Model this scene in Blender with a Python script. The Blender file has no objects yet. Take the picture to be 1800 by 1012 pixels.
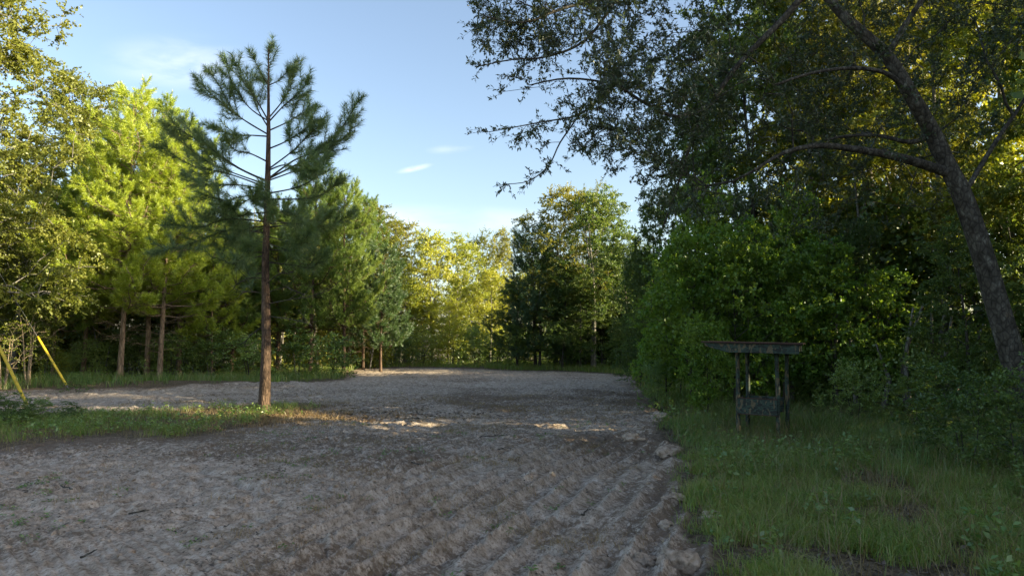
import bpy, math, random
import numpy as np
from mathutils import Vector

SC = bpy.context.scene
COL = SC.collection
rng = np.random.default_rng(11)
random.seed(5)

# ------------------------------------------------------------------ camera
CAMH = 2.3
PITCH = math.atan(92 / 1200)
cam_d = bpy.data.cameras.new('camera')
cam = bpy.data.objects.new('camera', cam_d)
COL.objects.link(cam)
cam.location = (0, 0, CAMH)
cam.rotation_euler = (math.pi / 2 + PITCH, 0, 0)
cam_d.sensor_width = 36
cam_d.lens = 24
cam_d.clip_end = 5000
SC.camera = cam
CP, SP = math.cos(PITCH), math.sin(PITCH)


def at(px, py, Y):
    """world point on the sight line through a photo point at forward distance Y"""
    x, u = (px - 900) / 1200, (506 - py) / 1200
    dy, dz = CP - SP * u, SP + CP * u
    return np.array([x / dy * Y, Y, CAMH + dz / dy * Y])


def gp(px, py):
    """ground point under a photo point"""
    x, u = (px - 900) / 1200, (506 - py) / 1200
    dy, dz = CP - SP * u, SP + CP * u
    t = -CAMH / dz
    return (x * t, dy * t)


SUN_AZ = math.radians(15)      # behind the right-hand side
SUN_EL = math.radians(18)


# ------------------------------------------------------------------ noise
TAB = np.random.default_rng(3).random((512, 512))


def vn(x, y, ox=0):
    x = np.asarray(x, float) + ox * 17.3
    y = np.asarray(y, float) + ox * 9.1
    xi = np.floor(x).astype(int)
    yi = np.floor(y).astype(int)
    fx = x - xi
    fy = y - yi
    fx = fx * fx * (3 - 2 * fx)
    fy = fy * fy * (3 - 2 * fy)
    a = TAB[xi & 511, yi & 511]
    b = TAB[(xi + 1) & 511, yi & 511]
    c = TAB[xi & 511, (yi + 1) & 511]
    d = TAB[(xi + 1) & 511, (yi + 1) & 511]
    return (a * (1 - fx) + b * fx) * (1 - fy) + (c * (1 - fx) + d * fx) * fy


def fbm(x, y, o=4, ox=0):
    s, a, t = 0, 1, 0
    for i in range(o):
        c, sn = math.cos(i * 1.3), math.sin(i * 1.3)
        s = s + a * vn((x * c - y * sn) * 2 ** i, (x * sn + y * c) * 2 ** i, ox + i)
        t += a
        a *= .5
    return s / t


# ------------------------------------------------------------------ plan of the clearing
def poly(pts):
    return np.array([gp(*p) for p in pts])


LOT = poly([(1250, 1200), (1224, 1012), (1205, 960), (1195, 880), (1190, 800), (1152, 735), (1132, 695), (1112, 661),
            (1060, 655), (1000, 652), (900, 650), (850, 647.5), (800, 646.5), (720, 645.5), (640, 648), (612, 655), (606, 667), (540, 671),
            (480, 675), (380, 679), (250, 682), (120, 684), (-150, 690), (-700, 700), (-900, 1200)])
ISLE = poly([(-700, 745), (-100, 735), (60, 728), (150, 727), (300, 722), (420, 713), (480, 708), (540, 705), (570, 711), (540, 722),
             (500, 737), (450, 747), (380, 757), (300, 770), (200, 766), (100, 772), (0, 782), (-150, 800), (-700, 880)])


def sdist(P, x, y):
    """signed distance, positive inside"""
    x = np.asarray(x, float)
    y = np.asarray(y, float)
    d = np.full(x.shape, 1e9)
    ins = np.zeros(x.shape, bool)
    n = len(P)
    for i in range(n):
        ax, ay = P[i]
        bx, by = P[(i + 1) % n]
        ex, ey = bx - ax, by - ay
        t = np.clip(((x - ax) * ex + (y - ay) * ey) / (ex * ex + ey * ey + 1e-9), 0, 1)
        d = np.minimum(d, np.hypot(x - ax - t * ex, y - ay - t * ey))
        if ey != 0:
            c = ((ay > y) != (by > y)) & (x < ex * (y - ay) / ey + ax)
            ins ^= c
    return np.where(ins, d, -d)


def sandness(x, y):
    e = (fbm(x * .9, y * .9, 3, 4) - .5) * 1.1
    s = np.minimum(sdist(LOT, x, y), -sdist(ISLE, x, y)) + e
    return s


def ruts(x, y):
    a = (x * .93 - y * .37) + (fbm(x * .22, y * .22, 2, 9) - .5) * .8
    rut = 1 - np.abs(np.sin(a * math.pi / .42)) ** .8 - .45
    return rut, np.clip((x + 3.6) / 1.5, 0, 1) * np.clip((18 - y) / 5, 0, 1)


def height(x, y, s=None):
    x = np.asarray(x, float)
    y = np.asarray(y, float)
    if s is None:
        s = sandness(x, y)
    m = np.clip(s / .5 + .5, 0, 1)
    far = 1 / (1 + np.maximum(y - 40, 0) / 40)
    h = (fbm(x * .16, y * .16, 2, 1) - .5) * .16
    # ploughed ruts running away to the right
    dx, dy = .37, .93
    rut, reg = ruts(x, y)
    h = h + m * reg * rut * .155 * np.clip(fbm(x * .7, y * .45, 3, 21) * 2.6 - .4, .2, 1.15)
    # wheel marks near the left edge
    a2 = (x * .75 + y * .66)
    reg2 = np.clip((-x - 2.2) / 1.0, 0, 1) * np.clip((9.6 - y) / 1.5, 0, 1)
    h = h + m * reg2 * np.sin(a2 * 2 * math.pi / .13) * .012
    # trodden, churned sand: warped noise at several scales, drawn out sideways
    wx = x + (fbm(x * 1.7, y * 1.7, 3, 200) - .5) * 1.1
    wy = y + (fbm(x * 1.7, y * 1.7, 3, 210) - .5) * 1.1
    al = x * dx + y * dy
    pe = x * dy - y * dx
    qa = fbm(pe * 2.6, al * .9, 4, 35)
    qb = fbm(wx * 1.2 + wy * .4, wy * 2.4 - wx * .3, 5, 30)
    q1 = qa * reg + qb * (1 - reg)
    h = h + m * (q1 - .5) * (.20 - .11 * reg) * (1 - .6 * reg2)
    q2 = fbm(wx * 5.3, wy * 7.1, 4, 50)
    rough = np.clip(fbm(x * .45, y * .45, 3, 61) * 2.6 - .7, .15, 1)
    h = h + m * (q2 - .5) * (.15 - .07 * reg) * rough * (1 - .6 * reg2)
    q3 = 1 - np.abs(fbm(wx * 11, wy * 13, 3, 66) * 2 - 1)
    h = h + m * (q3 - .7) * .065 * rough * (1 - .5 * reg2)
    # hoof and boot pits
    pit = fbm(wx * 3.1, wy * 3.1, 2, 75)
    h = h - m * np.clip(pit - .60, 0, 1) * .35 * (1 - reg2)
    # cast-up lip along the right-hand edge
    edge = np.exp(-((s - .25) / .35) ** 2) * np.clip((28 - y) / 5, 0, 1) * np.clip((x - .5) / 1, 0, 1)
    h = h + edge * .28 * np.clip(fbm(x * 1.9, y * 1.9, 3, 70) - .3, 0, 1)
    h = h + (1 - m) * (fbm(x * 3, y * 3, 3, 40) - .5) * .07
    # the lot is worn a little lower than the verge
    h = h - m * .04 + np.exp(-((y - 35) / 1.2) ** 2) * np.clip((-x - 8) / 3, 0, 1) * .22
    return h * far


# ------------------------------------------------------------------ helpers
def new_mesh(name, V, F, mat=None, smooth=False, MI=None):
    V = np.asarray(V, np.float32)
    me = bpy.data.meshes.new(name)
    k = F.shape[1]
    me.vertices.add(len(V))
    me.vertices.foreach_set('co', V.ravel())
    me.loops.add(F.size)
    me.loops.foreach_set('vertex_index', F.astype(np.int32).ravel())
    me.polygons.add(len(F))
    me.polygons.foreach_set('loop_start', np.arange(0, F.size, k, dtype=np.int32))
    me.polygons.foreach_set('loop_total', np.full(len(F), k, np.int32))
    if smooth:
        me.polygons.foreach_set('use_smooth', np.ones(len(F), bool))
    if isinstance(mat, (list, tuple)):
        for m in mat:
            me.materials.append(m)
    elif mat:
        me.materials.append(mat)
    if MI is not None:
        me.polygons.foreach_set('material_index', MI.astype(np.int32))
    me.update(calc_edges=True)
    return me


def add(name, me, parent=None, loc=None, label=None, cat=None, group=None, kind=None, rz=0):
    o = bpy.data.objects.new(name, me)
    COL.objects.link(o)
    if parent:
        o.parent = parent
    if loc is not None:
        o.location = loc
    if rz:
        o.rotation_euler = (0, 0, rz)
    for k, v in (('label', label), ('category', cat), ('group', group), ('kind', kind)):
        if v:
            o[k] = v
    return o


def unit(a):
    return a / (np.linalg.norm(a, axis=-1, keepdims=True) + 1e-9)


class Tubes:
    def __init__(self):
        self.V, self.F, self.n = [], [], 0

    def add(self, P, R, k=5, cap=True):
        P = np.asarray(P, float)
        R = np.asarray(R, float)
        T = np.gradient(P, axis=0)
        T = unit(T)
        ref = np.array([.13, .97, .21]) if abs(T[0][2]) > .6 else np.array([.05, .1, 1.])
        A = unit(np.cross(T, ref))
        B = np.cross(T, A)
        th = np.arange(k) * 2 * math.pi / k
        V = P[:, None] + R[:, None, None] * (np.cos(th)[None, :, None] * A[:, None] + np.sin(th)[None, :, None] * B[:, None])
        m = len(P)
        i = np.arange(m - 1)[:, None] * k
        j = np.arange(k)[None]
        j2 = (j + 1) % k
        F = np.stack([i + j, i + j2, i + k + j2, i + k + j], -1).reshape(-1, 4) + self.n
        self.V.append(V.reshape(-1, 3))
        self.F.append(F)
        self.n += m * k
        if cap and k % 2 == 0:
            for b in (0, (m - 1) * k):
                for q in range(1, k // 2):
                    f = [b + q - 1 + 0, b + q, b + k - 1 - q, b + k - q] if True else None
                    f = [b + (q - 1), b + q, b + (k - 1 - q), b + (k - q) % k]
                    self.F.append(np.array([f]) + self.n - m * k)

    def mesh(self, name, mat, smooth=True):
        return new_mesh(name, np.concatenate(self.V), np.concatenate(self.F), mat, smooth)


def smooth_path(pts, n=5):
    P = np.asarray(pts, float)
    out = []
    for i in range(len(P) - 1):
        p0 = P[max(i - 1, 0)]
        p1 = P[i]
        p2 = P[i + 1]
        p3 = P[min(i + 2, len(P) - 1)]
        for t in np.linspace(0, 1, n, endpoint=False):
            out.append(.5 * ((2 * p1) + (-p0 + p2) * t + (2 * p0 - 5 * p1 + 4 * p2 - p3) * t * t + (-p0 + 3 * p1 - 3 * p2 + p3) * t ** 3))
    out.append(P[-1])
    return np.array(out)


# ------------------------------------------------------------------ materials
def mat_base(name):
    m = bpy.data.materials.new(name)
    m.use_nodes = True
    nt = m.node_tree
    nt.nodes.clear()
    return m, nt, nt.nodes.new, nt.links.new


def ramp(N, stops, interp='LINEAR'):
    r = N('ShaderNodeValToRGB')
    r.color_ramp.interpolation = interp
    e = r.color_ramp.elements
    while len(e) > 1:
        e.remove(e[-1])
    e[0].position = stops[0][0]
    e[0].color = (*stops[0][1], 1)
    for p, c in stops[1:]:
        q = e.new(p)
        q.color = (*c, 1)
    return r


def leaf_mat(name, cols, trans=.35, gloss=.06, tscale=1.2, patch=.35, patchcol=None, nscale=.5, obj_var=.25):
    m, nt, N, L = mat_base(name)
    g = N('ShaderNodeNewGeometry')
    tc = N('ShaderNodeTexCoord')
    n = len(cols)
    r = ramp(N, [(i / (n - 1), c) for i, c in enumerate(cols)])
    L(g.outputs['Random Per Island'], r.inputs[0])
    no = N('ShaderNodeTexNoise')
    no.inputs['Scale'].default_value = nscale
    no.inputs['Detail'].default_value = 2
    L(tc.outputs['Object'], no.inputs['Vector'])
    mr = N('ShaderNodeMapRange')
    mr.inputs[1].default_value = .4
    mr.inputs[2].default_value = .65
    mr.inputs[4].default_value = patch
    L(no.outputs[0], mr.inputs[0])
    mx = N('ShaderNodeMix')
    mx.data_type = 'RGBA'
    L(mr.outputs[0], mx.inputs[0])
    L(r.outputs[0], mx.inputs[6])
    mx.inputs[7].default_value = (*(patchcol or cols[-1]), 1)
    oi = N('ShaderNodeObjectInfo')
    hv = N('ShaderNodeHueSaturation')
    vr = N('ShaderNodeMapRange')
    vr.inputs[3].default_value = 1 - obj_var
    vr.inputs[4].default_value = 1 + obj_var
    L(oi.outputs['Random'], vr.inputs[0])
    L(vr.outputs[0], hv.inputs['Value'])
    hr = N('ShaderNodeMapRange')
    hr.inputs[3].default_value = .5 + obj_var * .06
    hr.inputs[4].default_value = .5 - obj_var * .06
    L(oi.outputs['Random'], hr.inputs[0])
    L(hr.outputs[0], hv.inputs['Hue'])
    L(mx.outputs[2], hv.inputs['Color'])
    d = N('ShaderNodeBsdfDiffuse')
    t = N('ShaderNodeBsdfTranslucent')
    gl = N('ShaderNodeBsdfGlossy')
    gl.inputs['Roughness'].default_value = .42
    gl.inputs['Color'].default_value = (.9, .95, 1, 1)
    L(hv.outputs[0], d.inputs[0])
    tm = N('ShaderNodeMix')
    tm.data_type = 'RGBA'
    tm.blend_type = 'MULTIPLY'
    tm.inputs[0].default_value = 1
    tm.inputs[7].default_value = (1.25 * tscale, 1.1 * tscale, .5 * tscale, 1)
    L(hv.outputs[0], tm.inputs[6])
    L(tm.outputs[2], t.inputs[0])
    a = N('ShaderNodeMixShader')
    a.inputs[0].default_value = trans
    L(d.outputs[0], a.inputs[1])
    L(t.outputs[0], a.inputs[2])
    b = N('ShaderNodeMixShader')
    b.inputs[0].default_value = gloss
    L(a.outputs[0], b.inputs[1])
    L(gl.outputs[0], b.inputs[2])
    o = N('ShaderNodeOutputMaterial')
    L(b.outputs[0], o.inputs[0])
    return m


def bark_mat(name, c1, c2, c3=None, sc=6, stretch=.25, bump=.6):
    m, nt, N, L = mat_base(name)
    tc = N('ShaderNodeTexCoord')
    mp = N('ShaderNodeMapping')
    mp.inputs['Scale'].default_value = (1, 1, stretch)
    L(tc.outputs['Object'], mp.inputs[0])
    no = N('ShaderNodeTexNoise')
    no.inputs['Scale'].default_value = sc
    no.inputs['Detail'].default_value = 6
    no.inputs['Roughness'].default_value = .65
    L(mp.outputs[0], no.inputs[0])
    vo = N('ShaderNodeTexVoronoi')
    vo.feature = 'DISTANCE_TO_EDGE'
    vo.inputs['Scale'].default_value = sc * 1.6
    L(mp.outputs[0], vo.inputs['Vector'])
    r = ramp(N, [(.3, c1), (.55, c2), (.75, c3 or c2)])
    L(no.outputs[0], r.inputs[0])
    cr = ramp(N, [(0, (.35, .35, .35)), (.16, (1, 1, 1))])
    L(vo.outputs['Distance'], cr.inputs[0])
    mu = N('ShaderNodeMix')
    mu.data_type = 'RGBA'
    mu.blend_type = 'MULTIPLY'
    mu.inputs[0].default_value = .8
    L(r.outputs[0], mu.inputs[6])
    L(cr.outputs[0], mu.inputs[7])
    p = N('ShaderNodeBsdfPrincipled')
    p.inputs['Roughness'].default_value = .9
    p.inputs['Specular IOR Level'].default_value = .2
    L(mu.outputs[2], p.inputs['Base Color'])
    bp = N('ShaderNodeBump')
    bp.inputs['Strength'].default_value = bump
    bp.inputs['Distance'].default_value = .04
    ad = N('ShaderNodeMath')
    ad.operation = 'ADD'
    L(no.outputs[0], ad.inputs[0])
    L(vo.outputs['Distance'], ad.inputs[1])
    L(ad.outputs[0], bp.inputs['Height'])
    L(bp.outputs[0], p.inputs['Normal'])
    o = N('ShaderNodeOutputMaterial')
    L(p.outputs[0], o.inputs[0])
    return m


M = {}
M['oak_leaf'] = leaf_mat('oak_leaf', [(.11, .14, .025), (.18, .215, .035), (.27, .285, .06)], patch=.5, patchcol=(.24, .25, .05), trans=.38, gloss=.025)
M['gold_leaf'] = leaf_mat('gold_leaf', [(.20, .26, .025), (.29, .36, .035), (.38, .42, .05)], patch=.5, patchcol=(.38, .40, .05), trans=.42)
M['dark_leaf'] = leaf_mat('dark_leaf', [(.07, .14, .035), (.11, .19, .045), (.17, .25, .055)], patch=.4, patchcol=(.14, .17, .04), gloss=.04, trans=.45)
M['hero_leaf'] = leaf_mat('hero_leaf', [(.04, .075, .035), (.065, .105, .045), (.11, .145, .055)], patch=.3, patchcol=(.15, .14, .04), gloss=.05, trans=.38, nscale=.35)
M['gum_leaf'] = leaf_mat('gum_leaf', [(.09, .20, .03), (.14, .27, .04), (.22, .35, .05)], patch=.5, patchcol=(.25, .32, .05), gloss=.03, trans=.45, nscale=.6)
M['shrub_leaf'] = leaf_mat('shrub_leaf', [(.10, .20, .05), (.15, .26, .06), (.23, .34, .07)], patch=.4, patchcol=(.2, .25, .06))
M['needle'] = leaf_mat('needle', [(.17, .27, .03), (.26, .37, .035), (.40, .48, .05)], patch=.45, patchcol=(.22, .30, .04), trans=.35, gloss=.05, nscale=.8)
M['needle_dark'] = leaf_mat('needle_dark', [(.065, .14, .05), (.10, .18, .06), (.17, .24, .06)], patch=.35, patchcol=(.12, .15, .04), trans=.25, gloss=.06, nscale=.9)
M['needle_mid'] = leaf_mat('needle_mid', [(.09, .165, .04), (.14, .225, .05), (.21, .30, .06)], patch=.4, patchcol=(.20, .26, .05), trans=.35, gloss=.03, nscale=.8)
M['cedar'] = leaf_mat('cedar', [(.05, .11, .05), (.07, .14, .055), (.10, .17, .06)], trans=.2)
M['grass'] = leaf_mat('grass', [(.085, .195, .03), (.13, .25, .035), (.19, .29, .05), (.34, .30, .13)], patch=.4, patchcol=(.24, .26, .07), trans=.35, gloss=.04, nscale=1.2)
M['tallgrass'] = leaf_mat('tallgrass', [(.07, .17, .03), (.10, .215, .035), (.16, .26, .05), (.29, .27, .11)], patch=.45, patchcol=(.17, .22, .05), trans=.35, gloss=.05, nscale=.9)
M['straw'] = leaf_mat('straw', [(.16, .11, .055), (.26, .19, .09), (.34, .27, .14)], patch=.3, patchcol=(.13, .13, .05), trans=.15, gloss=.03)
M['litter'] = leaf_mat('litter', [(.05, .035, .025), (.11, .075, .05), (.22, .17, .12), (.09, .08, .07)], patch=.2, trans=.05, gloss=.05)
M['pine_bark'] = bark_mat('pine_bark', (.045, .032, .025), (.14, .095, .065), (.24, .17, .12), sc=9, stretch=.3, bump=.9)
M['far_bark'] = bark_mat('far_bark', (.16, .11, .07), (.3, .22, .15), (.4, .32, .22), sc=5)
M['grey_bark'] = bark_mat('grey_bark', (.09, .085, .07), (.24, .23, .2), (.38, .37, .33), sc=5, stretch=.5, bump=.5)
M['oak_bark'] = bark_mat('oak_bark', (.03, .027, .021), (.09, .082, .067), (.23, .23, .19), sc=7, stretch=.6, bump=.7)
M['dead_wood'] = bark_mat('dead_wood', (.22, .16, .1), (.38, .3, .2), (.5, .42, .3), sc=8, stretch=.5, bump=.3)


# ------------------------------------------------------------------ leaf / needle builders
def leaves_mesh(P, D, Nn, Ln, Wd, fold=.15):
    """diamond leaves: base, side, tip, side"""
    D = unit(D)
    S = unit(np.cross(D, Nn))
    Nn = np.cross(S, D)
    Ln = Ln[:, None]
    Wd = Wd[:, None]
    base = P
    tip = P + D * Ln - Nn * Ln * .12
    mid = P + D * Ln * .45 + Nn * Wd * fold
    V = np.stack([base, mid + S * Wd * .5, tip, mid - S * Wd * .5], 1).reshape(-1, 3)
    F = np.arange(len(P) * 4).reshape(-1, 4)
    return V, F


def clothe(P, D, r, ntw, nlf, twl, ll, lw, droop=.0, flat=.5, spread=.9, upn=.7):
    """twiglets at every terminal P (heading D) with leaves strung along them"""
    n = len(P)
    P2 = np.repeat(P, ntw, 0)
    D2 = unit(np.repeat(D, ntw, 0) * .8 + r.normal(0, spread, (n * ntw, 3)) * [1, 1, flat])
    D2[:, 2] -= droop
    D2 = unit(D2)
    L2 = twl * r.uniform(.5, 1.3, len(P2))
    tw = (P2, D2, L2)
    P3 = np.repeat(P2, nlf, 0)
    D3 = np.repeat(D2, nlf, 0)
    t = r.uniform(0.05, 1, len(P3)) * np.repeat(L2, nlf)
    bend = np.zeros_like(P3)
    bend[:, 2] = -droop * t * t * .6
    Q = P3 + D3 * t[:, None] + bend + r.normal(0, .012, P3.shape)
    dd = unit(D3 * .7 + r.normal(0, .7, P3.shape))
    nn = unit(r.normal(0, .6, P3.shape) + [0, 0, upn])
    s = r.uniform(.65, 1.25, len(P3))
    V, F = leaves_mesh(Q, dd, nn, ll * s, lw * s)
    return V, F, tw


def needles(A, D, L, per, nl, w, r, ahead=.55, both=False):
    """A start, D direction, L length of each shoot; per = needles per metre"""
    cnt = np.maximum((L * per).astype(int), 6)
    idx = np.repeat(np.arange(len(A)), cnt)
    t = r.uniform(0, 1, len(idx))
    P = A[idx] + D[idx] * (t * L[idx])[:, None]
    rad = r.normal(0, 1, (len(idx), 3))
    d = D[idx]
    rad = unit(rad - (rad * d).sum(1, keepdims=True) * d)
    nd = unit(d * (ahead + .5 * t[:, None] ** 2 + r.normal(0, .15, (len(idx), 1))) + rad * r.uniform(.45, 1, (len(idx), 1)))
    ln = nl * r.uniform(.75, 1.15, len(idx)) * (1 - .15 * t)
    tip = P + nd * ln[:, None]
    tip[:, 2] -= ln * .08
    side = unit(np.cross(nd, r.normal(0, 1, nd.shape)))
    V = np.stack([P - side * w * .5, P + side * w * .5, tip], 1).reshape(-1, 3)
    return V, np.arange(len(V)).reshape(-1, 3)


# ------------------------------------------------------------------ tree skeleton
class Skel:
    def __init__(self):
        self.P, self.par, self.L, self.R, self.ok = [], [], [], [], []

    def path(self, pts, start=-1, rad=None, ok=True):
        """append a polyline after node start; returns node indices"""
        ids = []
        prev = start
        for i, p in enumerate(pts):
            p = np.asarray(p, float)
            self.P.append(p)
            self.par.append(prev)
            self.L.append(0 if prev < 0 else self.L[prev] + np.linalg.norm(p - self.P[prev]))
            self.R.append(0 if rad is None else rad[i])
            self.ok.append(ok if isinstance(ok, bool) else ok[i])
            prev = len(self.P) - 1
            ids.append(prev)
        return ids

    def grow(self, pts, r, bf=.35, step=.45, bow=.12, jit=.06):
        ends = []
        order = np.argsort(np.array([min(np.linalg.norm(p - q) for q in self.P) for p in pts]))
        for i in order:
            a = pts[i]
            P = np.array(self.P)
            c = np.linalg.norm(P - a, axis=1) + bf * np.array(self.L)
            c[~np.array(self.ok)] = 1e9
            j = int(np.argmin(c))
            p0 = P[j]
            v = a - p0
            d = np.linalg.norm(v)
            n = max(2, int(d / step))
            t = np.linspace(0, 1, n + 1)[1:]
            Q = p0 + v * t[:, None]
            Q[:, 2] += np.sin(t * math.pi) * d * bow
            Q[:-1] += r.normal(0, jit * min(d, 1.5), (len(Q) - 1, 3))
            ids = self.path(Q, j)
            ends.append(ids[-1])
        return ends

    def radii(self, tip=.008, e=2.2):
        n = len(self.P)
        S = np.zeros(n)
        for i in range(n - 1, -1, -1):
            if S[i] == 0:
                S[i] = tip ** e
            if self.par[i] >= 0:
                S[self.par[i]] += S[i]
        R = S ** (1 / e)
        g = np.array(self.R)
        self.rad = np.where(g > 0, g, R)
        for i in range(n):
            if self.par[i] >= 0 and g[i] == 0:
                self.rad[i] = min(self.rad[i], self.rad[self.par[i]] * .9)
        return self.rad

    def tubes(self, T, k=6, kmin=4, rmin=0, sel=None):
        n = len(self.P)
        ch = [[] for _ in range(n)]
        for i, p in enumerate(self.par):
            if p >= 0:
                ch[p].append(i)
        starts = [(i, None) for i in range(n) if self.par[i] < 0]
        while starts:
            i, fr = starts.pop()
            pts, rr = [], []
            if fr is not None:
                pts.append(self.P[fr])
                rr.append(min(self.rad[fr], self.rad[i] * 1.15))
            while True:
                pts.append(self.P[i])
                rr.append(self.rad[i])
                c = ch[i]
                if not c:
                    break
                c = sorted(c, key=lambda q: -self.rad[q])
                for q in c[1:]:
                    starts.append((q, i))
                i = c[0]
            if len(pts) > 1 and max(rr) > rmin:
                T.add(pts, rr, k if max(rr) > .05 else kmin)


def lumpy(r, n, H, z0, R, lobes=9, squash=1., top=.55, fill=.45):
    """points in a crown made of uneven lobes"""
    C = []
    for i in range(lobes):
        u = (i + .5) / lobes
        z = z0 + (H - z0) * (.12 + .8 * u)
        w = math.sin(math.pi * min(1, (u * .85 + .12))) ** .6
        a = i * 2.4 + r.uniform(-.5, .5)
        rr = R * w * r.uniform(.25, .68)
        C.append((rr * math.cos(a), rr * math.sin(a), z, R * r.uniform(.34, .55)))
    C.append((0, 0, H - R * .38, R * .38))
    C = np.array(C)
    i = r.integers(0, len(C), n)
    d = unit(r.normal(0, 1, (n, 3)))
    q = r.uniform(fill, 1, n) ** .6
    P = C[i, :3] + d * (C[i, 3] * q)[:, None] * [1, 1, .85 * squash]
    P[:, 2] = np.clip(P[:, 2], z0 * .6, H + 1)
    return P


def broadleaf_proto(seed, H=12, z0=2.5, R=4, natt=300, leafmat='oak_leaf', bark='grey_bark', ntw=6, nlf=16, twl=.55,
                    ll=.13, lw=.075, trunk_r=.16, fork=False, droop=.05, lobes=9, stems=1, tip=.009, k=6, bf=.35, clear=.2):
    r = np.random.default_rng(seed)
    S = Skel()
    for s in range(stems):
        a = r.uniform(0, 6.28)
        lean = R * (.25 if stems > 1 else .08)
        top = np.array([math.cos(a) * lean, math.sin(a) * lean, H * .8])
        b = np.array([math.cos(a) * .12, math.sin(a) * .12, 0]) if stems > 1 else np.zeros(3)
        t = np.linspace(0, 1, 14)
        P = b + (top - b) * t[:, None]
        P[:, 0] += np.sin(t * 5 + seed) * .12 * H / 12
        P[:, 1] += np.cos(t * 4 + seed) * .12 * H / 12
        P[0, 2] = -.25
        rad = trunk_r * (1 - t * .85) * (1 + .35 * np.exp(-t * 18))
        S.path(P, -1, rad, [tt > clear for tt in t])
    att = lumpy(r, natt, H, z0, R, lobes)
    ends = S.grow(att, r, bf=bf)
    S.radii(tip)
    T = Tubes()
    S.tubes(T, k)
    E = np.array([S.P[e] for e in ends])
    Dr = unit(E - np.array([S.P[S.par[e]] for e in ends]))
    V, F, tw = clothe(E, Dr, r, ntw, nlf, twl, ll, lw, droop=droop)
    return dict(kind='b', trunk=T.mesh('trunk', M[bark]), crown=new_mesh('crown', V, F, M[leafmat]), H=H)


def pine_proto(seed, H=16, z0=4.2, R=4.0, mat='needle', bark='far_bark', per=125, nl=.27, w=.022, tr=.17, dead=True, young=False):
    r = np.random.default_rng(seed)
    T = Tubes()
    t = np.linspace(0, 1, 22)
    ax = np.stack([np.sin(t * 3 + seed) * .12, np.cos(t * 2.3 + seed) * .12, t * H], 1)
    ax[0, 2] = -.25
    T.add(ax, tr * (1 - .93 * t) * (1 + .25 * np.exp(-t * 25)), 8)
    A, D, L = [], [], []

    def axis(z):
        return np.array([np.interp(z, ax[:, 2], ax[:, 0]), np.interp(z, ax[:, 2], ax[:, 1]), z])
    z = z0
    k = 0
    while z < H - .5:
        u = (z - z0) / (H - z0)
        nb = r.integers(3, 6)
        for b in range(nb):
            a = k * 1.1 + b * 2 * math.pi / nb + r.uniform(-.35, .35)
            ln = R * (1 - u ** 2.0) * r.uniform(.45, 1.15) * (.8 + .2 * math.sin(k * 2.1)) + .45
            zz = z + r.uniform(-.2, .2)
            h = np.array([math.cos(a), math.sin(a), 0])
            rise = (.15 + .65 * u + r.uniform(-.12, .12))
            s = np.linspace(0, 1, 7)
            P = axis(zz) + h * (s * ln)[:, None]
            P[:, 2] += ln * (rise * s * .7 + .28 * s ** 3 - .12 * np.sin(s * math.pi) * (1 - u))
            P[1:, :2] += r.normal(0, .04 * ln, (6, 2))
            T.add(P, .012 + .018 * ln * .5 * (1 - s * .8), 4)
            ns = max(2, int(ln / .34))
            for q in range(ns):
                f = .3 + .7 * (q + 1) / ns
                p = np.array([np.interp(f, s, P[:, i]) for i in range(3)])
                for sd in (-1, 1):
                    if q == ns - 1 and sd == 1:
                        d = unit(h + np.array([0, 0, .9 + .6 * u]))
                        A.append(p)
                        D.append(d)
                        L.append(r.uniform(.5, .75))
                        continue
                    if r.random() < .12:
                        continue
                    sl = r.uniform(.25, .85) * (1.25 - f) * min(ln, 2.2) * .7 + .12
                    sdv = unit(h * .7 + sd * np.array([-h[1], h[0], 0]) * r.uniform(.5, 1) + [0, 0, r.uniform(.0, .45)])
                    e = p + sdv * sl
                    T.add([p, (p + e) / 2 + [0, 0, -.02], e], [.012, .009, .006], 4)
                    for m in range(3):
                        d = unit(sdv * .6 + r.normal(0, .4, 3) + [0, 0, .75])
                        A.append(e)
                        D.append(d)
                        L.append(r.uniform(.35, .6))
                    A.append(p + sdv * sl * .5)
                    D.append(unit(sdv + [0, 0, .4]))
                    L.append(sl * .5 + .1)
        z += r.uniform(.5, .8) * H / 16 * 1.1
        k += 1
    for q in range(5):
        A.append(axis(H - .3))
        D.append(unit(np.array([r.normal(0, .35), r.normal(0, .35), 1])))
        L.append(.6)
    if dead:
        for q in range(26):
            zz = r.uniform(z0 * .4, z0 * 1.15)
            a = r.uniform(0, 6.28)
            ln = r.uniform(.5, 2.)
            h = np.array([math.cos(a), math.sin(a), r.uniform(-.1, .35)])
            P = axis(zz) + h * (np.linspace(0, 1, 5) * ln)[:, None] + r.normal(0, .05, (5, 3)) * np.linspace(0, 1, 5)[:, None]
            T.add(P, np.linspace(.018, .005, 5), 4)
            for m in range(3):
                i = r.integers(2, 5)
                d = unit(h + r.normal(0, .6, 3))
                T.add([P[i], P[i] + d * .3, P[i] + d * .55 + r.normal(0, .06, 3)], [.008, .006, .003], 4)
    V, F = needles(np.array(A), np.array(D), np.array(L), per, nl, w, r)
    return dict(kind='p', trunk=T.mesh('trunk', M[bark]), crown=new_mesh('crown', V, F, M[mat]), H=H)


def place(proto, name, X, Y, H, label, cat='tree', group=None, wide=1., rz=None, lean=(0, 0), base=None):
    s = H / proto['H']
    z = float(height(X, Y)) - .02 if base is None else base
    e = add(name, None, None, (X, Y, z), label, cat, group)
    e.empty_display_size = .2
    e.rotation_euler = (lean[0], lean[1], rz if rz is not None else rng.uniform(0, 6.28))
    e.scale = (s * wide, s * wide, s)
    add('trunk', proto['trunk'], e)
    add('crown', proto['crown'], e)
    return e


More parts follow.
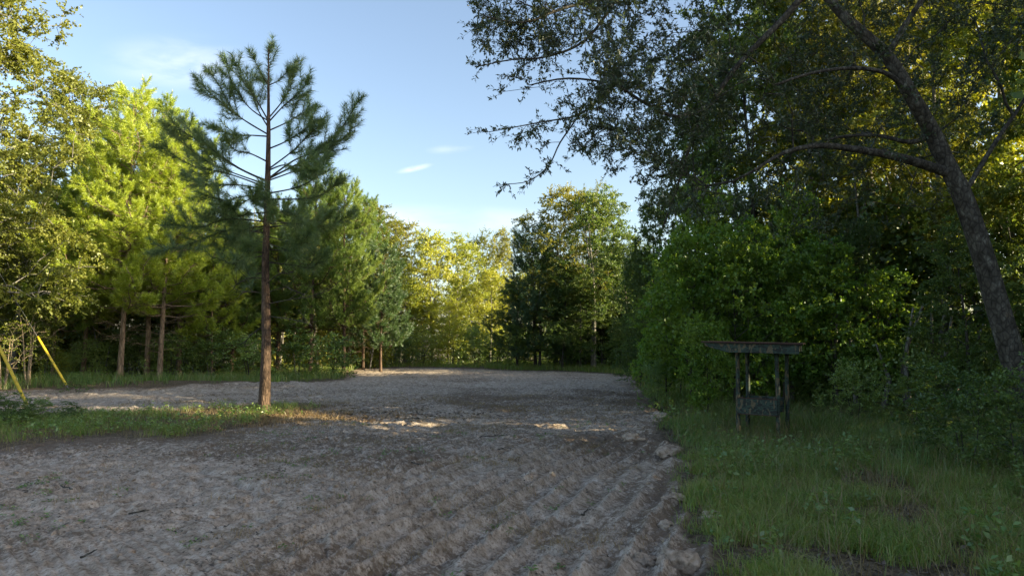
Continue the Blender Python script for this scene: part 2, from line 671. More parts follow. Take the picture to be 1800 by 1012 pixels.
# ------------------------------------------------------------------ ground
def build_ground():
    ys = [-400, -150, -60, -25, -10, -4, -1, 1.2, 2.6, 3.6]
    y = 4.2
    while y < 78:
        ys.append(y)
        y += .0052 * y
    ys += [80, 84, 90, 100, 120, 160, 240, 400, 800, 1800]
    us = list(np.arange(-1.0, 1.0001, .0030))
    g = [.02, .05, .1, .2, .4, .8, 1.5, 3, 6, 15, 40, 120, 400]
    us = [-1 - v for v in reversed(g)] + us + [1 + v for v in g]
    ys = np.array(ys)
    us = np.array(us)
    Yg, U = np.meshgrid(ys, us, indexing='ij')
    Xg = U * np.maximum(Yg, 4.2)
    x, y = Xg.ravel(), Yg.ravel()
    s = sandness(x, y)
    z = height(x, y, s)
    z = np.where((y < 1) | (np.abs(U.ravel()) > 1.3), 0, z)
    V = np.stack([x, y, z], 1)
    ny, nu = len(ys), len(us)
    i = np.arange(ny - 1)[:, None] * nu
    j = np.arange(nu - 1)[None]
    F = np.stack([i + j, i + j + 1, i + nu + j + 1, i + nu + j], -1).reshape(-1, 4)
    fs = s[F].mean(1)
    # dry litter bands, plus shade painted into the rut troughs
    lit = np.clip(fbm(x * .5, y * .5, 3, 80) * 2.2 - .75, 0, 1)
    band = np.exp(-((y - 26) / 5.) ** 2) * .38 * np.clip((x + 6) / 5, 0, 1) + np.exp(-((y - 16.5) / 1.8) ** 2) * .35
    lit = np.clip(lit * .42 + band + .25 * np.exp(-((s - .1) / .6) ** 2), 0, 1)
    rt, rg = ruts(x, y)
    lit = np.clip(lit + rg * np.clip(-rt, 0, 1) * .5 - rg * .06, 0, 1)  # troughs darkened in the colour so the ruts look deeper
    for nm, sel, lab, cat in (('sand_lot', fs > 0, 'pale churned sandy lot with ruts and clods', 'ground'),
                              ('ground', fs <= 0, 'dark soil and leaf litter under the trees and grass', 'ground')):
        f = F[sel]
        u, inv = np.unique(f, return_inverse=True)
        me = new_mesh(nm, V[u], inv.reshape(f.shape), M['ground'], True)
        for an, arr in (('sand', np.clip(s / .45 + .5, 0, 1)), ('litter', lit)):
            a = me.attributes.new(an, 'FLOAT', 'POINT')
            a.data.foreach_set('value', arr[u].astype(np.float32))
        add(nm, me, label=lab, cat=cat, kind='structure')


def ground_mat():
    m, nt, N, L = mat_base('ground')
    tc = N('ShaderNodeTexCoord')
    a = N('ShaderNodeAttribute')
    a.attribute_name = 'sand'
    l = N('ShaderNodeAttribute')
    l.attribute_name = 'litter'  # also carries the shade painted into the rut troughs

    def noise(sc, det, rough=.6):
        n = N('ShaderNodeTexNoise')
        n.inputs['Scale'].default_value = sc
        n.inputs['Detail'].default_value = det
        n.inputs['Roughness'].default_value = rough
        L(tc.outputs['Object'], n.inputs['Vector'])
        return n
    n1, n2, n3, n4 = noise(.7, 5), noise(5, 8, .7), noise(28, 6, .7), noise(11, 6, .75)
    sand = ramp(N, [(.30, (.15, .11, .078)), (.43, (.32, .26, .20)), (.57, (.48, .405, .33)), (.75, (.62, .54, .455))])
    L(n2.outputs[0], sand.inputs[0])
    sp = ramp(N, [(.36, (.30, .24, .19)), (.5, (1, 1, 1))])
    L(n3.outputs[0], sp.inputs[0])
    mu = N('ShaderNodeMix')
    mu.data_type = 'RGBA'
    mu.blend_type = 'MULTIPLY'
    mu.inputs[0].default_value = .75
    L(sand.outputs[0], mu.inputs[6])
    L(sp.outputs[0], mu.inputs[7])
    br = ramp(N, [(.3, (.045, .03, .02)), (.6, (.15, .105, .07)), (.8, (.28, .21, .14))])
    L(n4.outputs[0], br.inputs[0])
    # litter patches and painted rut shade over sand
    ad = N('ShaderNodeMath')
    ad.operation = 'MULTIPLY_ADD'
    L(l.outputs['Fac'], ad.inputs[0])
    ad.inputs[1].default_value = .36
    L(n4.outputs[0], ad.inputs[2])
    th = N('ShaderNodeMapRange')
    th.inputs[1].default_value = .58
    th.inputs[2].default_value = .70
    th.inputs[4].default_value = .85
    L(ad.outputs[0], th.inputs[0])
    m1 = N('ShaderNodeMix')
    m1.data_type = 'RGBA'
    L(th.outputs[0], m1.inputs[0])
    L(mu.outputs[2], m1.inputs[6])
    L(br.outputs[0], m1.inputs[7])
    soil = ramp(N, [(.3, (.04, .03, .02)), (.5, (.11, .085, .055)), (.7, (.23, .18, .12))])
    L(n4.outputs[0], soil.inputs[0])
    es = N('ShaderNodeMath')
    es.operation = 'MULTIPLY_ADD'
    L(n4.outputs[0], es.inputs[0])
    es.inputs[1].default_value = .8
    L(a.outputs['Fac'], es.inputs[2])
    et = N('ShaderNodeMapRange')
    et.inputs[1].default_value = .75
    et.inputs[2].default_value = 1.0
    L(es.outputs[0], et.inputs[0])
    m2 = N('ShaderNodeMix')
    m2.data_type = 'RGBA'
    L(et.outputs[0], m2.inputs[0])
    L(soil.outputs[0], m2.inputs[6])
    L(m1.outputs[2], m2.inputs[7])
    p = N('ShaderNodeBsdfPrincipled')
    p.inputs['Roughness'].default_value = .95
    p.inputs['Specular IOR Level'].default_value = .15
    L(m2.outputs[2], p.inputs['Base Color'])
    bp = N('ShaderNodeBump')
    bp.inputs['Strength'].default_value = .9
    bp.inputs['Distance'].default_value = .05
    sm = N('ShaderNodeMath')
    sm.operation = 'MULTIPLY_ADD'
    L(n3.outputs[0], sm.inputs[0])
    sm.inputs[1].default_value = .4
    L(n2.outputs[0], sm.inputs[2])
    L(sm.outputs[0], bp.inputs['Height'])
    L(bp.outputs[0], p.inputs['Normal'])
    o = N('ShaderNodeOutputMaterial')
    L(p.outputs[0], o.inputs[0])
    return m


M['ground'] = ground_mat()
build_ground()


# ------------------------------------------------------------------ grass, straw, litter
def blades(P, h, w, r, lean=.5, curl=.5):
    n = len(P)
    a = r.uniform(0, 2 * math.pi, n)
    d = np.stack([np.cos(a), np.sin(a), np.zeros(n)], 1)
    b = a + r.uniform(-1.2, 1.2, n) + math.pi / 2
    s = np.stack([np.cos(b), np.sin(b), np.zeros(n)], 1)
    le = (r.uniform(0, lean, n) * h)[:, None]
    cu = (r.uniform(0, curl, n) * h)[:, None]
    up = np.array([0, 0, 1.])
    h_ = h[:, None]
    w_ = w[:, None]
    m = P + d * le * .4 + up * h_ * .55
    t = P + d * (le + cu) + up * (h_ * .98 - cu * .55)
    V = np.stack([P - s * w_ * .5, P + s * w_ * .5, m + s * w_ * .42, m - s * w_ * .42, t + s * w_ * .06, t - s * w_ * .06], 1)
    base = np.arange(n)[:, None] * 6
    F = np.concatenate([base + [0, 1, 2, 3], base + [3, 2, 4, 5]], 0)
    return V.reshape(-1, 3), F


def scatter(n, xr, yr, dens, r):
    x = r.uniform(*xr, n)
    y = r.uniform(*yr, n)
    s = sandness(x, y)
    k = r.random(n) < dens(x, y, s)
    x, y, s = x[k], y[k], s[k]
    return np.stack([x, y, height(x, y, s) - .01], 1), s


def clumpify(P, r, per, rad):
    Q = np.repeat(P, per, 0)
    Q[:, :2] += r.normal(0, 1, (len(Q), 2)) * rad
    Q[:, 2] = height(Q[:, 0], Q[:, 1]) - .01
    return Q


def grass(name, seed, n, xr, yr, dens, h, w, mat, label, per=8, rad=.06, lean=.5, curl=.5, cat='grass', hvar=None):
    r = np.random.default_rng(seed)
    P, _ = scatter(n, xr, yr, dens, r)
    hs = r.uniform(h[0], h[1], len(P))
    if hvar is not None:
        hs = hs * hvar(P[:, 0], P[:, 1])
    Q = clumpify(P, r, per, rad)
    hh = np.repeat(hs, per) * r.uniform(.5, 1.15, len(Q))
    V, F = blades(Q, hh, np.full(len(Q), w) * r.uniform(.6, 1.2, len(Q)), r, lean, curl)
    me = new_mesh(name, V, F, M[mat])
    add(name, me, label=label, cat=cat, kind='stuff')


sg = lambda v: np.clip(v, 0, 1)
# short tufted grass close on the right
grass('grass', 1, 60000, (1.5, 13), (5.2, 13.5), lambda x, y, s: sg(-s * 1.6 + .15) * sg((fbm(x * 1.2, y * 1.2, 3, 90) - .36) * 4) * sg((x - 1.5)),
      (.07, .30), .007, 'grass', 'sparse tufted green grass on the near right verge', per=9, rad=.05, lean=.7, curl=.8)
# tall grass round the shelter
grass('grass', 2, 30000, (2.5, 24), (11, 27), lambda x, y, s: sg(-s * 1.2 - .1) * sg((y - 10.5) / 3) * sg((fbm(x * .8, y * .8, 3, 95) - .28) * 4) * sg((x - y * .16) * 2),
      (.22, .66), .009, 'tallgrass', 'tall uncut grass around the roofed feeder shelter', per=7, rad=.09, lean=.9, curl=1.0, hvar=lambda x, y: (.55 + .9 * fbm(x * .9, y * .9, 2, 33)) * (1 - .5 * np.exp(-((x - 5.6) / 1.6) ** 2 - ((y - 15.2) / 1.8) ** 2)))
grass('dry_grass', 12, 4200, (2, 15), (6, 25), lambda x, y, s: sg(-s * 1.2), (.3, .7), .006, 'straw', 'thin straw coloured stems standing through the right verge', per=5, rad=.08, lean=1.1, curl=1.0, cat='dry grass')
grass('dry_grass', 13, 6000, (-20, -3), (14, 25), lambda x, y, s: sg(-s + .5), (.08, .25), .009, 'straw', 'dead straw mixed through the grass island', per=6, rad=.1, lean=1.4, curl=1.2, cat='dry grass')
# far strip on the right of the clearing and beyond
grass('grass', 3, 20000, (-2, 22), (26, 68), lambda x, y, s: sg(-s * .8) * sg((y - 26) / 2) * sg((14 + s) / 5),
      (.3, .6), .022, 'grass', 'low green grass strip at the far right end of the lot', per=6, rad=.12)
grass('grass', 4, 16000, (-45, -6), (31, 50), lambda x, y, s: sg(-s * .8) * sg((7 + s) / 3) * sg((fbm(x * .6, y * .6, 2, 99) - .2) * 4),
      (.35, .75), .016, 'grass', 'green grass verge below the sunlit pines on the left', per=6, rad=.12)
grass('grass', 5, 15000, (-26, -4), (13.5, 25), lambda x, y, s: sg(sdist(ISLE, x, y) * 1.1 + .1) * sg((fbm(x * .9, y * .9, 2, 105) - .38) * 3) * sg(.35 + (-x - 6) / 9) * sg((-x - 4.2) / 1.5),
      (.14, .34), .010, 'grass', 'grass island around the foot of the lone pine', per=8, rad=.07)
grass('grass', 6, 9000, (-20, 12), (40, 70), lambda x, y, s: sg(-s * .5) * sg((11 + s) / 4) * .8,
      (.3, .6), .022, 'grass', 'rough grass under the far middle trees', per=6, rad=.12)
# dead grass on the sand
grass('dry_grass', 7, 42000, (-9, 8), (5.5, 30), lambda x, y, s: sg(s) * sg((fbm(x * 1.1, y * 1.1, 3, 120) - .50) * 4) * sg(1.2 - y / 40) * sg((x + 7) / 4 + (y - 8) / 14),
      (.03, .14), .007, 'straw', 'scattered dry grass tufts on the sandy lot', per=6, rad=.07, lean=1.6, curl=1.6, cat='dry grass')
grass('dry_grass', 8, 9000, (-14, 7), (14.5, 34), lambda x, y, s: sg(s) * np.exp(-((y - 25) / 5.) ** 2) * sg((fbm(x * .7, y * .7, 3, 130) - .4) * 4),
      (.04, .14), .012, 'straw', 'band of brown dead grass across the middle of the lot', per=7, rad=.12, lean=1.6, curl=1.6, cat='dry grass')
grass('dry_grass', 9, 5000, (-9.5, -3), (16.5, 24), lambda x, y, s: np.exp(-(((x + 6.6) / 1.9) ** 2 + ((y - 21) / 1.8) ** 2)),
      (.06, .2), .011, 'straw', 'dead straw heaped around the foot of the lone pine', per=6, rad=.1, lean=1.4, curl=1.2, cat='dry grass')


def litter(name, seed, n, xr, yr, dens, size, mat, label, cat):
    r = np.random.default_rng(seed)
    P, s = scatter(n, xr, yr, dens, r)
    a = r.uniform(0, 6.28, len(P))
    D = np.stack([np.cos(a), np.sin(a), r.normal(.1, .25, len(P))], 1)
    Nn = unit(r.normal(0, .35, P.shape) + [0, 0, 1])
    L_ = size * r.uniform(.5, 1.5, len(P))
    P[:, 2] += .02
    V, F = leaves_mesh(P, D, Nn, L_, L_ * r.uniform(.25, .6, len(P)))
    add(name, new_mesh(name, V, F, M[mat]), label=label, cat=cat, kind='stuff')


litter('leaf_litter', 21, 60000, (1, 16), (5, 22), lambda x, y, s: sg(-s + .2) * .9, .07, 'litter', 'fallen dead leaves under the right verge grass', 'leaf litter')
litter('leaf_litter', 22, 60000, (-12, 8), (5, 34), lambda x, y, s: sg(s) * sg((fbm(x * .9, y * .9, 3, 140) - .42) * 4) * .6, .05, 'litter', 'brown leaf and bark debris strewn over the sand', 'leaf litter')
litter('leaf_litter', 23, 14000, (-11, 5), (16, 25), lambda x, y, s: np.exp(-(((x + 5.5) / 3.5) ** 2 + ((y - 21.6) / 1.5) ** 2)), .12, 'litter', 'dead leaves and bark lying beside the lone pine', 'leaf litter')


def weeds(name, seed, n, xr, yr, dens, hh, ll, mat, label):
    r = np.random.default_rng(seed)
    P, s = scatter(n, xr, yr, dens, r)
    k = 12
    h = r.uniform(hh[0], hh[1], len(P))
    Q = np.repeat(P, k, 0)
    t = r.uniform(.25, 1, len(Q))
    Q[:, 2] += np.repeat(h, k) * t
    Q[:, :2] += r.normal(0, .05, (len(Q), 2))
    D = unit(r.normal(0, 1, Q.shape) * [1, 1, .3] + [0, 0, .3])
    Nn = unit(r.normal(0, .4, Q.shape) + [0, 0, 1])
    L_ = ll * r.uniform(.5, 1.3, len(Q))
    V, F = leaves_mesh(Q, D, Nn, L_, L_ * .5)
    V2, F2 = blades(P, h, np.full(len(P), .006), r, .2, .1)
    add(name, new_mesh(name, np.concatenate([V, V2]), np.concatenate([F, F2 + len(V)]), M[mat]), label=label, cat='weeds', kind='stuff')


weeds('weeds', 31, 5200, (2, 15), (6, 24), lambda x, y, s: sg(-s) * sg((fbm(x * .7, y * .7, 3, 170) - .45) * 5), (.12, .5), .09, 'shrub_leaf', 'low broad leaved weeds among the grass of the right verge')
weeds('weeds', 32, 1800, (-18, -5), (15, 24), lambda x, y, s: sg(-s + .2) * sg((fbm(x * .7, y * .7, 3, 175) - .42) * 5), (.1, .35), .09, 'shrub_leaf', 'weeds on the grass island')
weeds('weeds', 33, 900, (-8, 5), (6, 20), lambda x, y, s: sg(s) * sg((fbm(x * .9, y * .9, 3, 178) - .55) * 6), (.03, .1), .05, 'shrub_leaf', 'small green seedlings on the sand')


# clods of earth as loose things along the right-hand lip and lot
def rock_mesh(seed, sx, sy, sz):
    r = np.random.default_rng(seed)
    import bmesh
    bm = bmesh.new()
    bmesh.ops.create_icosphere(bm, subdivisions=4, radius=1)
    off = r.uniform(0, 100)
    for v in bm.verts:
        c = v.co
        d = 1 + .9 * (float(fbm(np.array(c.x * 1.3 + off + c.z), np.array(c.y * 1.3 - c.z * .7), 4)) - .5) * 1.6
        d += .25 * (float(vn(c.x * 6 + off, c.y * 6 + c.z * 5)) - .5) * 1.4
        v.co = Vector((c.x * sx * d, c.y * sy * d, c.z * sz * d))
    me = bpy.data.meshes.new('dirt_clod')
    bm.to_mesh(me)
    bm.free()
    for p in me.polygons:
        p.use_smooth = True
    me.materials.append(M['clod'])
    return me


def clod_mat():
    m, nt, N, L = mat_base('clod')
    tc = N('ShaderNodeTexCoord')
    n = N('ShaderNodeTexNoise')
    n.inputs['Scale'].default_value = 9
    n.inputs['Detail'].default_value = 8
    n.inputs['Roughness'].default_value = .7
    L(tc.outputs['Object'], n.inputs[0])
    r = ramp(N, [(.32, (.13, .095, .065)), (.5, (.38, .295, .22)), (.68, (.56, .46, .36))])
    L(n.outputs[0], r.inputs[0])
    p = N('ShaderNodeBsdfPrincipled')
    p.inputs['Roughness'].default_value = .95
    L(r.outputs[0], p.inputs['Base Color'])
    b = N('ShaderNodeBump')
    b.inputs['Strength'].default_value = 1
    b.inputs['Distance'].default_value = .05
    L(n.outputs[0], b.inputs['Height'])
    L(b.outputs[0], p.inputs['Normal'])
    o = N('ShaderNodeOutputMaterial')
    L(p.outputs[0], o.inputs[0])
    return m


M['clod'] = clod_mat()
for i, (px, py, sx, sy, sz, lab) in enumerate([
        (1195, 985, .26, .20, .17, 'largest grey earth clod at the bottom right lip of the sand'),
        (1135, 975, .22, .18, .10, 'low flat earth clod left of the largest clod at the lot edge'),
        (1255, 915, .20, .14, .08, 'small pale earth clod sunk in the near right grass'),
        (1178, 797, .42, .22, .16, 'broad earth clod at the lot edge below the shelter'),
        (1160, 738, .40, .25, .14, 'pale earth clod on the grass edge left of the shelter'),
        (1190, 880, .20, .16, .10, 'earth clod halfway along the right lip of the lot'),
        (1172, 925, .16, .13, .09, 'small round earth clod above the largest one'),
        (1112, 772, .28, .2, .12, 'brown earth clod in the straw at the right side of the lot')]):
    X, Y = gp(px, py)
    sx, sy, sz = sx * .8, sy * .8, sz * .8
    o = add('dirt_clod', rock_mesh(i + 40, sx, sy, sz), None, (X, Y, float(height(X, Y)) + sz * .25), lab, 'clod', 'earth clods along the right edge of the lot', rz=i * 1.3)

# a scatter of small sods
def sods():
    r = np.random.default_rng(77)
    P, s = scatter(15000, (-9, 6), (5.5, 30), lambda x, y, s: sg(s * 1.5) * sg((fbm(x * .6, y * .6, 3, 160) - .42) * 5), r)
    import bmesh
    bm = bmesh.new()
    bmesh.ops.create_icosphere(bm, subdivisions=1, radius=1)
    B = np.array([v.co[:] for v in bm.verts])
    Fb = np.array([[v.index for v in f.verts] for f in bm.faces])
    bm.free()
    n = len(P)
    sc = (.008 + .045 * r.random((n, 1, 1)) ** 2.2) * np.array([1, 1, .65]) * r.uniform(.7, 1.3, (n, 1, 3))
    V = B[None] * (1 + .28 * r.normal(0, 1, (n, len(B), 1))) * sc + P[:, None]
    F = Fb[None] + (np.arange(n) * len(B))[:, None, None]
    add('small_clods', new_mesh('small_clods', V.reshape(-1, 3), F.reshape(-1, 3), M['clod'], True), label='crumbs of turned earth scattered over the lot', cat='clods', kind='stuff')


sods()

# sticks
for i, (px, py, ln, a, lab) in enumerate([
        (330 / 3 + 5, 857, .5, 2.5, 'forked thin stick on the sand at lower left'),
        (245, 895, .28, .9, 'short curled bark strip on the sand at lower left'),
        (868, 762, .75, .45, 'long dark stick lying across the sunlit streak of sand'),
        (725, 808, .4, 2.4, 'thin stick on the sand in the middle of the lot'),
        (1030, 895, .4, 1.2, 'upright thin twig between ruts at lower right'),
        (158, 968, .25, 1.5, 'tiny twig standing in the pale sand at bottom left'),
        (880, 785, .5, .1, 'dark stick just below the long one in mid lot'),
        (1395, 745, 1.5, 2.6, 'fallen pale branch leaning in the tall grass beneath the shelter')]):
    X, Y = gp(px, py)
    T = Tubes()
    t = np.linspace(0, 1, 7)[:, None]
    r = np.random.default_rng(i)
    d = np.array([math.cos(a), math.sin(a), 0])
    P = d * (t - .5) * ln + r.normal(0, .03 * ln, (7, 3))
    P[:, 2] = np.abs(P[:, 2]) + .015 + (t[:, 0] * .45 if i == 7 else 0)
    T.add(P, np.linspace(.013, .005, 7), 6)
    e = unit(d + np.array([.3, .6, .3]))
    T.add([P[3], P[3] + e * ln * .2, P[3] + e * ln * .35], [.008, .006, .003], 4)
    add('stick', T.mesh('stick', M['dead_wood'] if i in (7,) else M['oak_bark']), None, (X, Y, float(height(X, Y)) + .01), lab, 'stick')


# ------------------------------------------------------------------ hero pine
def hero_pine():
    r = np.random.default_rng(23)
    Y0 = 22.3
    bx, by = gp(465, 722)
    base = np.array([bx, by, float(height(bx, by)) - .1])
    Y0 = by
    e = add('pine_tree', None, None, tuple(base), 'lone tall pine with bare reddish trunk standing on the grass island', 'tree')
    T = Tubes()
    tr = [(464, 722, .225), (465, 700, .185), (467, 650, .165), (468, 600, .15), (467, 520, .13), (467, 450, .115), (469, 380, .095), (471, 300, .09), (472, 230, .065), (472, 160, .04), (472, 85, .012)]
    TP = smooth_path([at(a, b, Y0) for a, b, _ in tr], 4)
    TR = np.interp(np.linspace(0, 1, len(TP)), np.linspace(0, 1, len(tr)), [c for *_, c in tr])
    TP[0, 2] -= .3
    # rough plated trunk outline
    TT = Tubes()
    nn = 90
    tt = np.linspace(0, 1, nn)
    P = np.stack([np.interp(tt, np.linspace(0, 1, len(TP)), TP[:, i]) for i in range(3)], 1)
    R = np.interp(tt, np.linspace(0, 1, len(TP)), TR)
    TT.add(P, R, 20)
    V = TT.V[0].reshape(nn, 20, 3)
    ax = P[:, None]
    th = np.arange(20)[None]
    f = 1 + .22 * (fbm(th * .8 + 0 * tt[:, None], tt[:, None] * 40 + 0 * th, 3, 5) - .5)
    TT.V[0] = (ax + (V - ax) * f[..., None]).reshape(-1, 3)
    A, D, L = [], [], []

    def trunk_at(py):
        return at(np.interp(py, [t[1] for t in tr][::-1], [t[0] for t in tr][::-1]), py, Y0)

    def arm(pts, dep, thick=.03, clad=.35, side=1., shoots=None, dead=False):
        n = len(pts)
        P = [trunk_at(pts[0][1])]
        for i, (px, py) in enumerate(pts[1:]):
            P.append(at(px, py, Y0 + dep * (i + 1) / (n - 1)))
        P = smooth_path(P, 5)
        ln = np.linalg.norm(np.diff(P, axis=0), axis=1).sum()
        T.add(P, np.linspace(thick, .008, len(P)), 6)
        if dead:
            for q in range(7):
                i = r.integers(len(P) // 3, len(P))
                v = unit((P[min(i + 1, len(P) - 1)] - P[i - 1]) + r.normal(0, .5, 3) * np.linalg.norm(P[1] - P[0]) * 3)
                T.add([P[i], P[i] + v * .25 + [0, 0, .05], P[i] + v * .55 + [0, 0, .2]], [.012, .008, .004], 4)
            return
        cum = np.concatenate([[0], np.cumsum(np.linalg.norm(np.diff(P, axis=0), axis=1))]) / ln
        q = clad
        while q < 1:
            p = np.array([np.interp(q, cum, P[:, i]) for i in range(3)])
            p2 = np.array([np.interp(min(q + .05, 1), cum, P[:, i]) for i in range(3)])
            p1 = np.array([np.interp(max(q - .05, 0), cum, P[:, i]) for i in range(3)])
            tg = unit(p2 - p1)
            # needles on the arm itself
            A.append(p)
            D.append(tg)
            L.append(.14 + .02)
            if r.random() < .62 * side:
                sv = r.normal(0, 1, 3)
                sv = unit(sv - sv.dot(tg) * tg)
                sl = r.uniform(.25, .75) * (1.3 - q * .7)
                d = unit(tg * .8 + sv * .8 + [0, 0, .35])
                e1 = p + d * sl
                T.add([p, e1], [.010, .006], 4)
                d2 = unit(d + [0, 0, .45])
                A.append(p + d * sl * .25)
                D.append(d)
                L.append(sl * .75)
                A.append(e1)
                D.append(d2)
                L.append(r.uniform(.2, .38))
            q += .13 / ln
        for k in range(3):
            A.append(P[-1])
            D.append(unit((P[-1] - P[-3]) * 2 / np.linalg.norm(P[-1] - P[-3]) + r.normal(0, .35, 3)))
            L.append(r.uniform(.3, .45))

    # leader
    for (a, b) in (((472, 185), (472, 92)), ((472, 150), (448, 106)), ((472, 150), (503, 128))):
        arm([a, ((a[0] + b[0]) / 2, (a[1] + b[1]) / 2 + 4), b], r.uniform(-.4, .4), .02, .3, .5)
    for pts, dep in [
        ([(470, 237), (420, 205), (375, 168), (353, 148)], -.3),
        ([(470, 237), (415, 200), (385, 150), (368, 128)], .5),
        ([(470, 213), (437, 188), (408, 145), (397, 112)], .4),
        ([(470, 213), (447, 170), (425, 140), (416, 118)], -.6),
        ([(471, 225), (452, 190), (440, 150), (450, 140)], .8),
        ([(472, 208), (495, 180), (510, 155), (515, 128)], .3),
        ([(472, 215), (500, 185), (525, 165), (536, 150)], -.5),
        ([(472, 230), (505, 215), (530, 200), (545, 192)], .9),
        ([(471, 240), (440, 238), (410, 238), (388, 228)], -.9),
        ([(473, 262), (500, 250), (530, 232), (552, 215)], -1.2),
        ([(473, 315), (515, 283), (560, 262), (600, 225), (627, 182)], .2),
        ([(473, 315), (520, 290), (575, 262), (612, 235), (618, 215)], 1.0),
        ([(473, 298), (515, 265), (545, 235), (562, 222)], -1.6),
        ([(473, 300), (500, 290), (525, 300), (545, 300)], -2.2),
        ([(473, 318), (520, 300), (560, 285), (575, 270)], 1.6),
        ([(468, 318), (420, 295), (350, 248), (300, 222)], -.4),
        ([(468, 320), (405, 288), (345, 240), (322, 215)], .9),
        ([(468, 330), (400, 305), (340, 292), (288, 262)], -1.2),
        ([(468, 325), (400, 300), (350, 275), (310, 240)], .3),
        ([(468, 285), (440, 270), (415, 265), (400, 250)], -1.5),
        ([(468, 335), (420, 325), (370, 325), (330, 310)], 1.4),
        ([(468, 345), (430, 345), (395, 352), (365, 345)], -2.),
        ([(470, 350), (440, 350), (410, 365), (380, 372)], -1.2),
        ([(470, 340), (520, 330), (555, 312), (570, 290)], -.8),
        ([(471, 350), (520, 350), (560, 345), (590, 325)], .8),
        ([(470, 400), (520, 395), (570, 402), (610, 380)], .9),
        ([(470, 410), (400, 405), (330, 430), (285, 440)], .8),
        ([(470, 390), (400, 385), (350, 400), (310, 395)], -1.4),
    ]:
        arm(pts, dep, .034 if len(pts) > 4 else .028)
    for k in range(18):
        py = r.uniform(350, 480)
        a = k * 2.4 + r.uniform(-.3, .3)
        ln = r.uniform(1.1, 2.3) * (1.0 if py < 440 else .8)
        ex = math.cos(a) * ln / Y0 * 1200
        p0 = trunk_at(py)
        sag = r.uniform(-5, 25)
        arm([(470, py), (470 + ex * .5, py - 5 + sag * .6), (470 + ex * .8, py + sag * .6), (470 + ex, py - 12 + sag * .3)], math.sin(a) * ln, .022, .3)
    for pts, dep in [([(468, 535), (500, 528), (540, 522), (575, 512)], -.4), ([(468, 515), (500, 505), (520, 512), (545, 520)], .3),
                     ([(466, 516), (440, 512), (425, 516)], -.2), ([(467, 570), (440, 590), (428, 610)], .5), ([(468, 555), (505, 560), (530, 565), (548, 572)], -.6),
                     ([(467, 490), (440, 488), (415, 500)], -1.), ([(468, 500), (490, 482), (520, 478)], -.8)]:
        arm(pts, dep, .018, dead=True)
    V, F = needles(np.array(A), np.array(D), np.array(L), 210, .30, .014, r, ahead=.5)
    tm = TT.mesh('trunk', M['pine_bark'])
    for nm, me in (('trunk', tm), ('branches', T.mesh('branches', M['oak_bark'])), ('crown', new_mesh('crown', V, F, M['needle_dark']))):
        me.transform(__import__('mathutils').Matrix.Translation(-Vector(base)))
        add(nm, me, e)


hero_pine()


def sun_gap(C):
    """openings cut into the wood along the sun direction so that light reaches the lone pine and one streak of sand"""
    ca, sa, te = math.cos(SUN_AZ), -math.sin(SUN_AZ), math.tan(SUN_EL)
    keep = np.ones(len(C), bool)
    for (x0, y0, hw, z0, z1, pr) in ((-7.9, 22.0, 1.0, -.6, 3.4, 1.), (-6.2, 20.6, 1.1, -2., 2.2, 1.), (-3, 19.7, .95, -1.8, 1.9, 1.), (-.5, 19.3, .7, -1.3, 1.2, 1.), (-4, 14.6, .3, -.5, .5, .8)):
        dx, dy = C[:, 0] - x0, C[:, 1] - y0
        al = dx * ca + dy * sa
        pp = np.abs(-dx * sa + dy * ca)
        z = C[:, 2] - al * te
        keep &= ~((al > 0) & (pp < hw) & (z > z0) & (z < z1) & (fbm(C[:, 0] * 3, C[:, 2] * 3, 1, 3) < pr))  # drops leaf clusters standing in the sun's way, to shape the lit streak
    return C[keep]


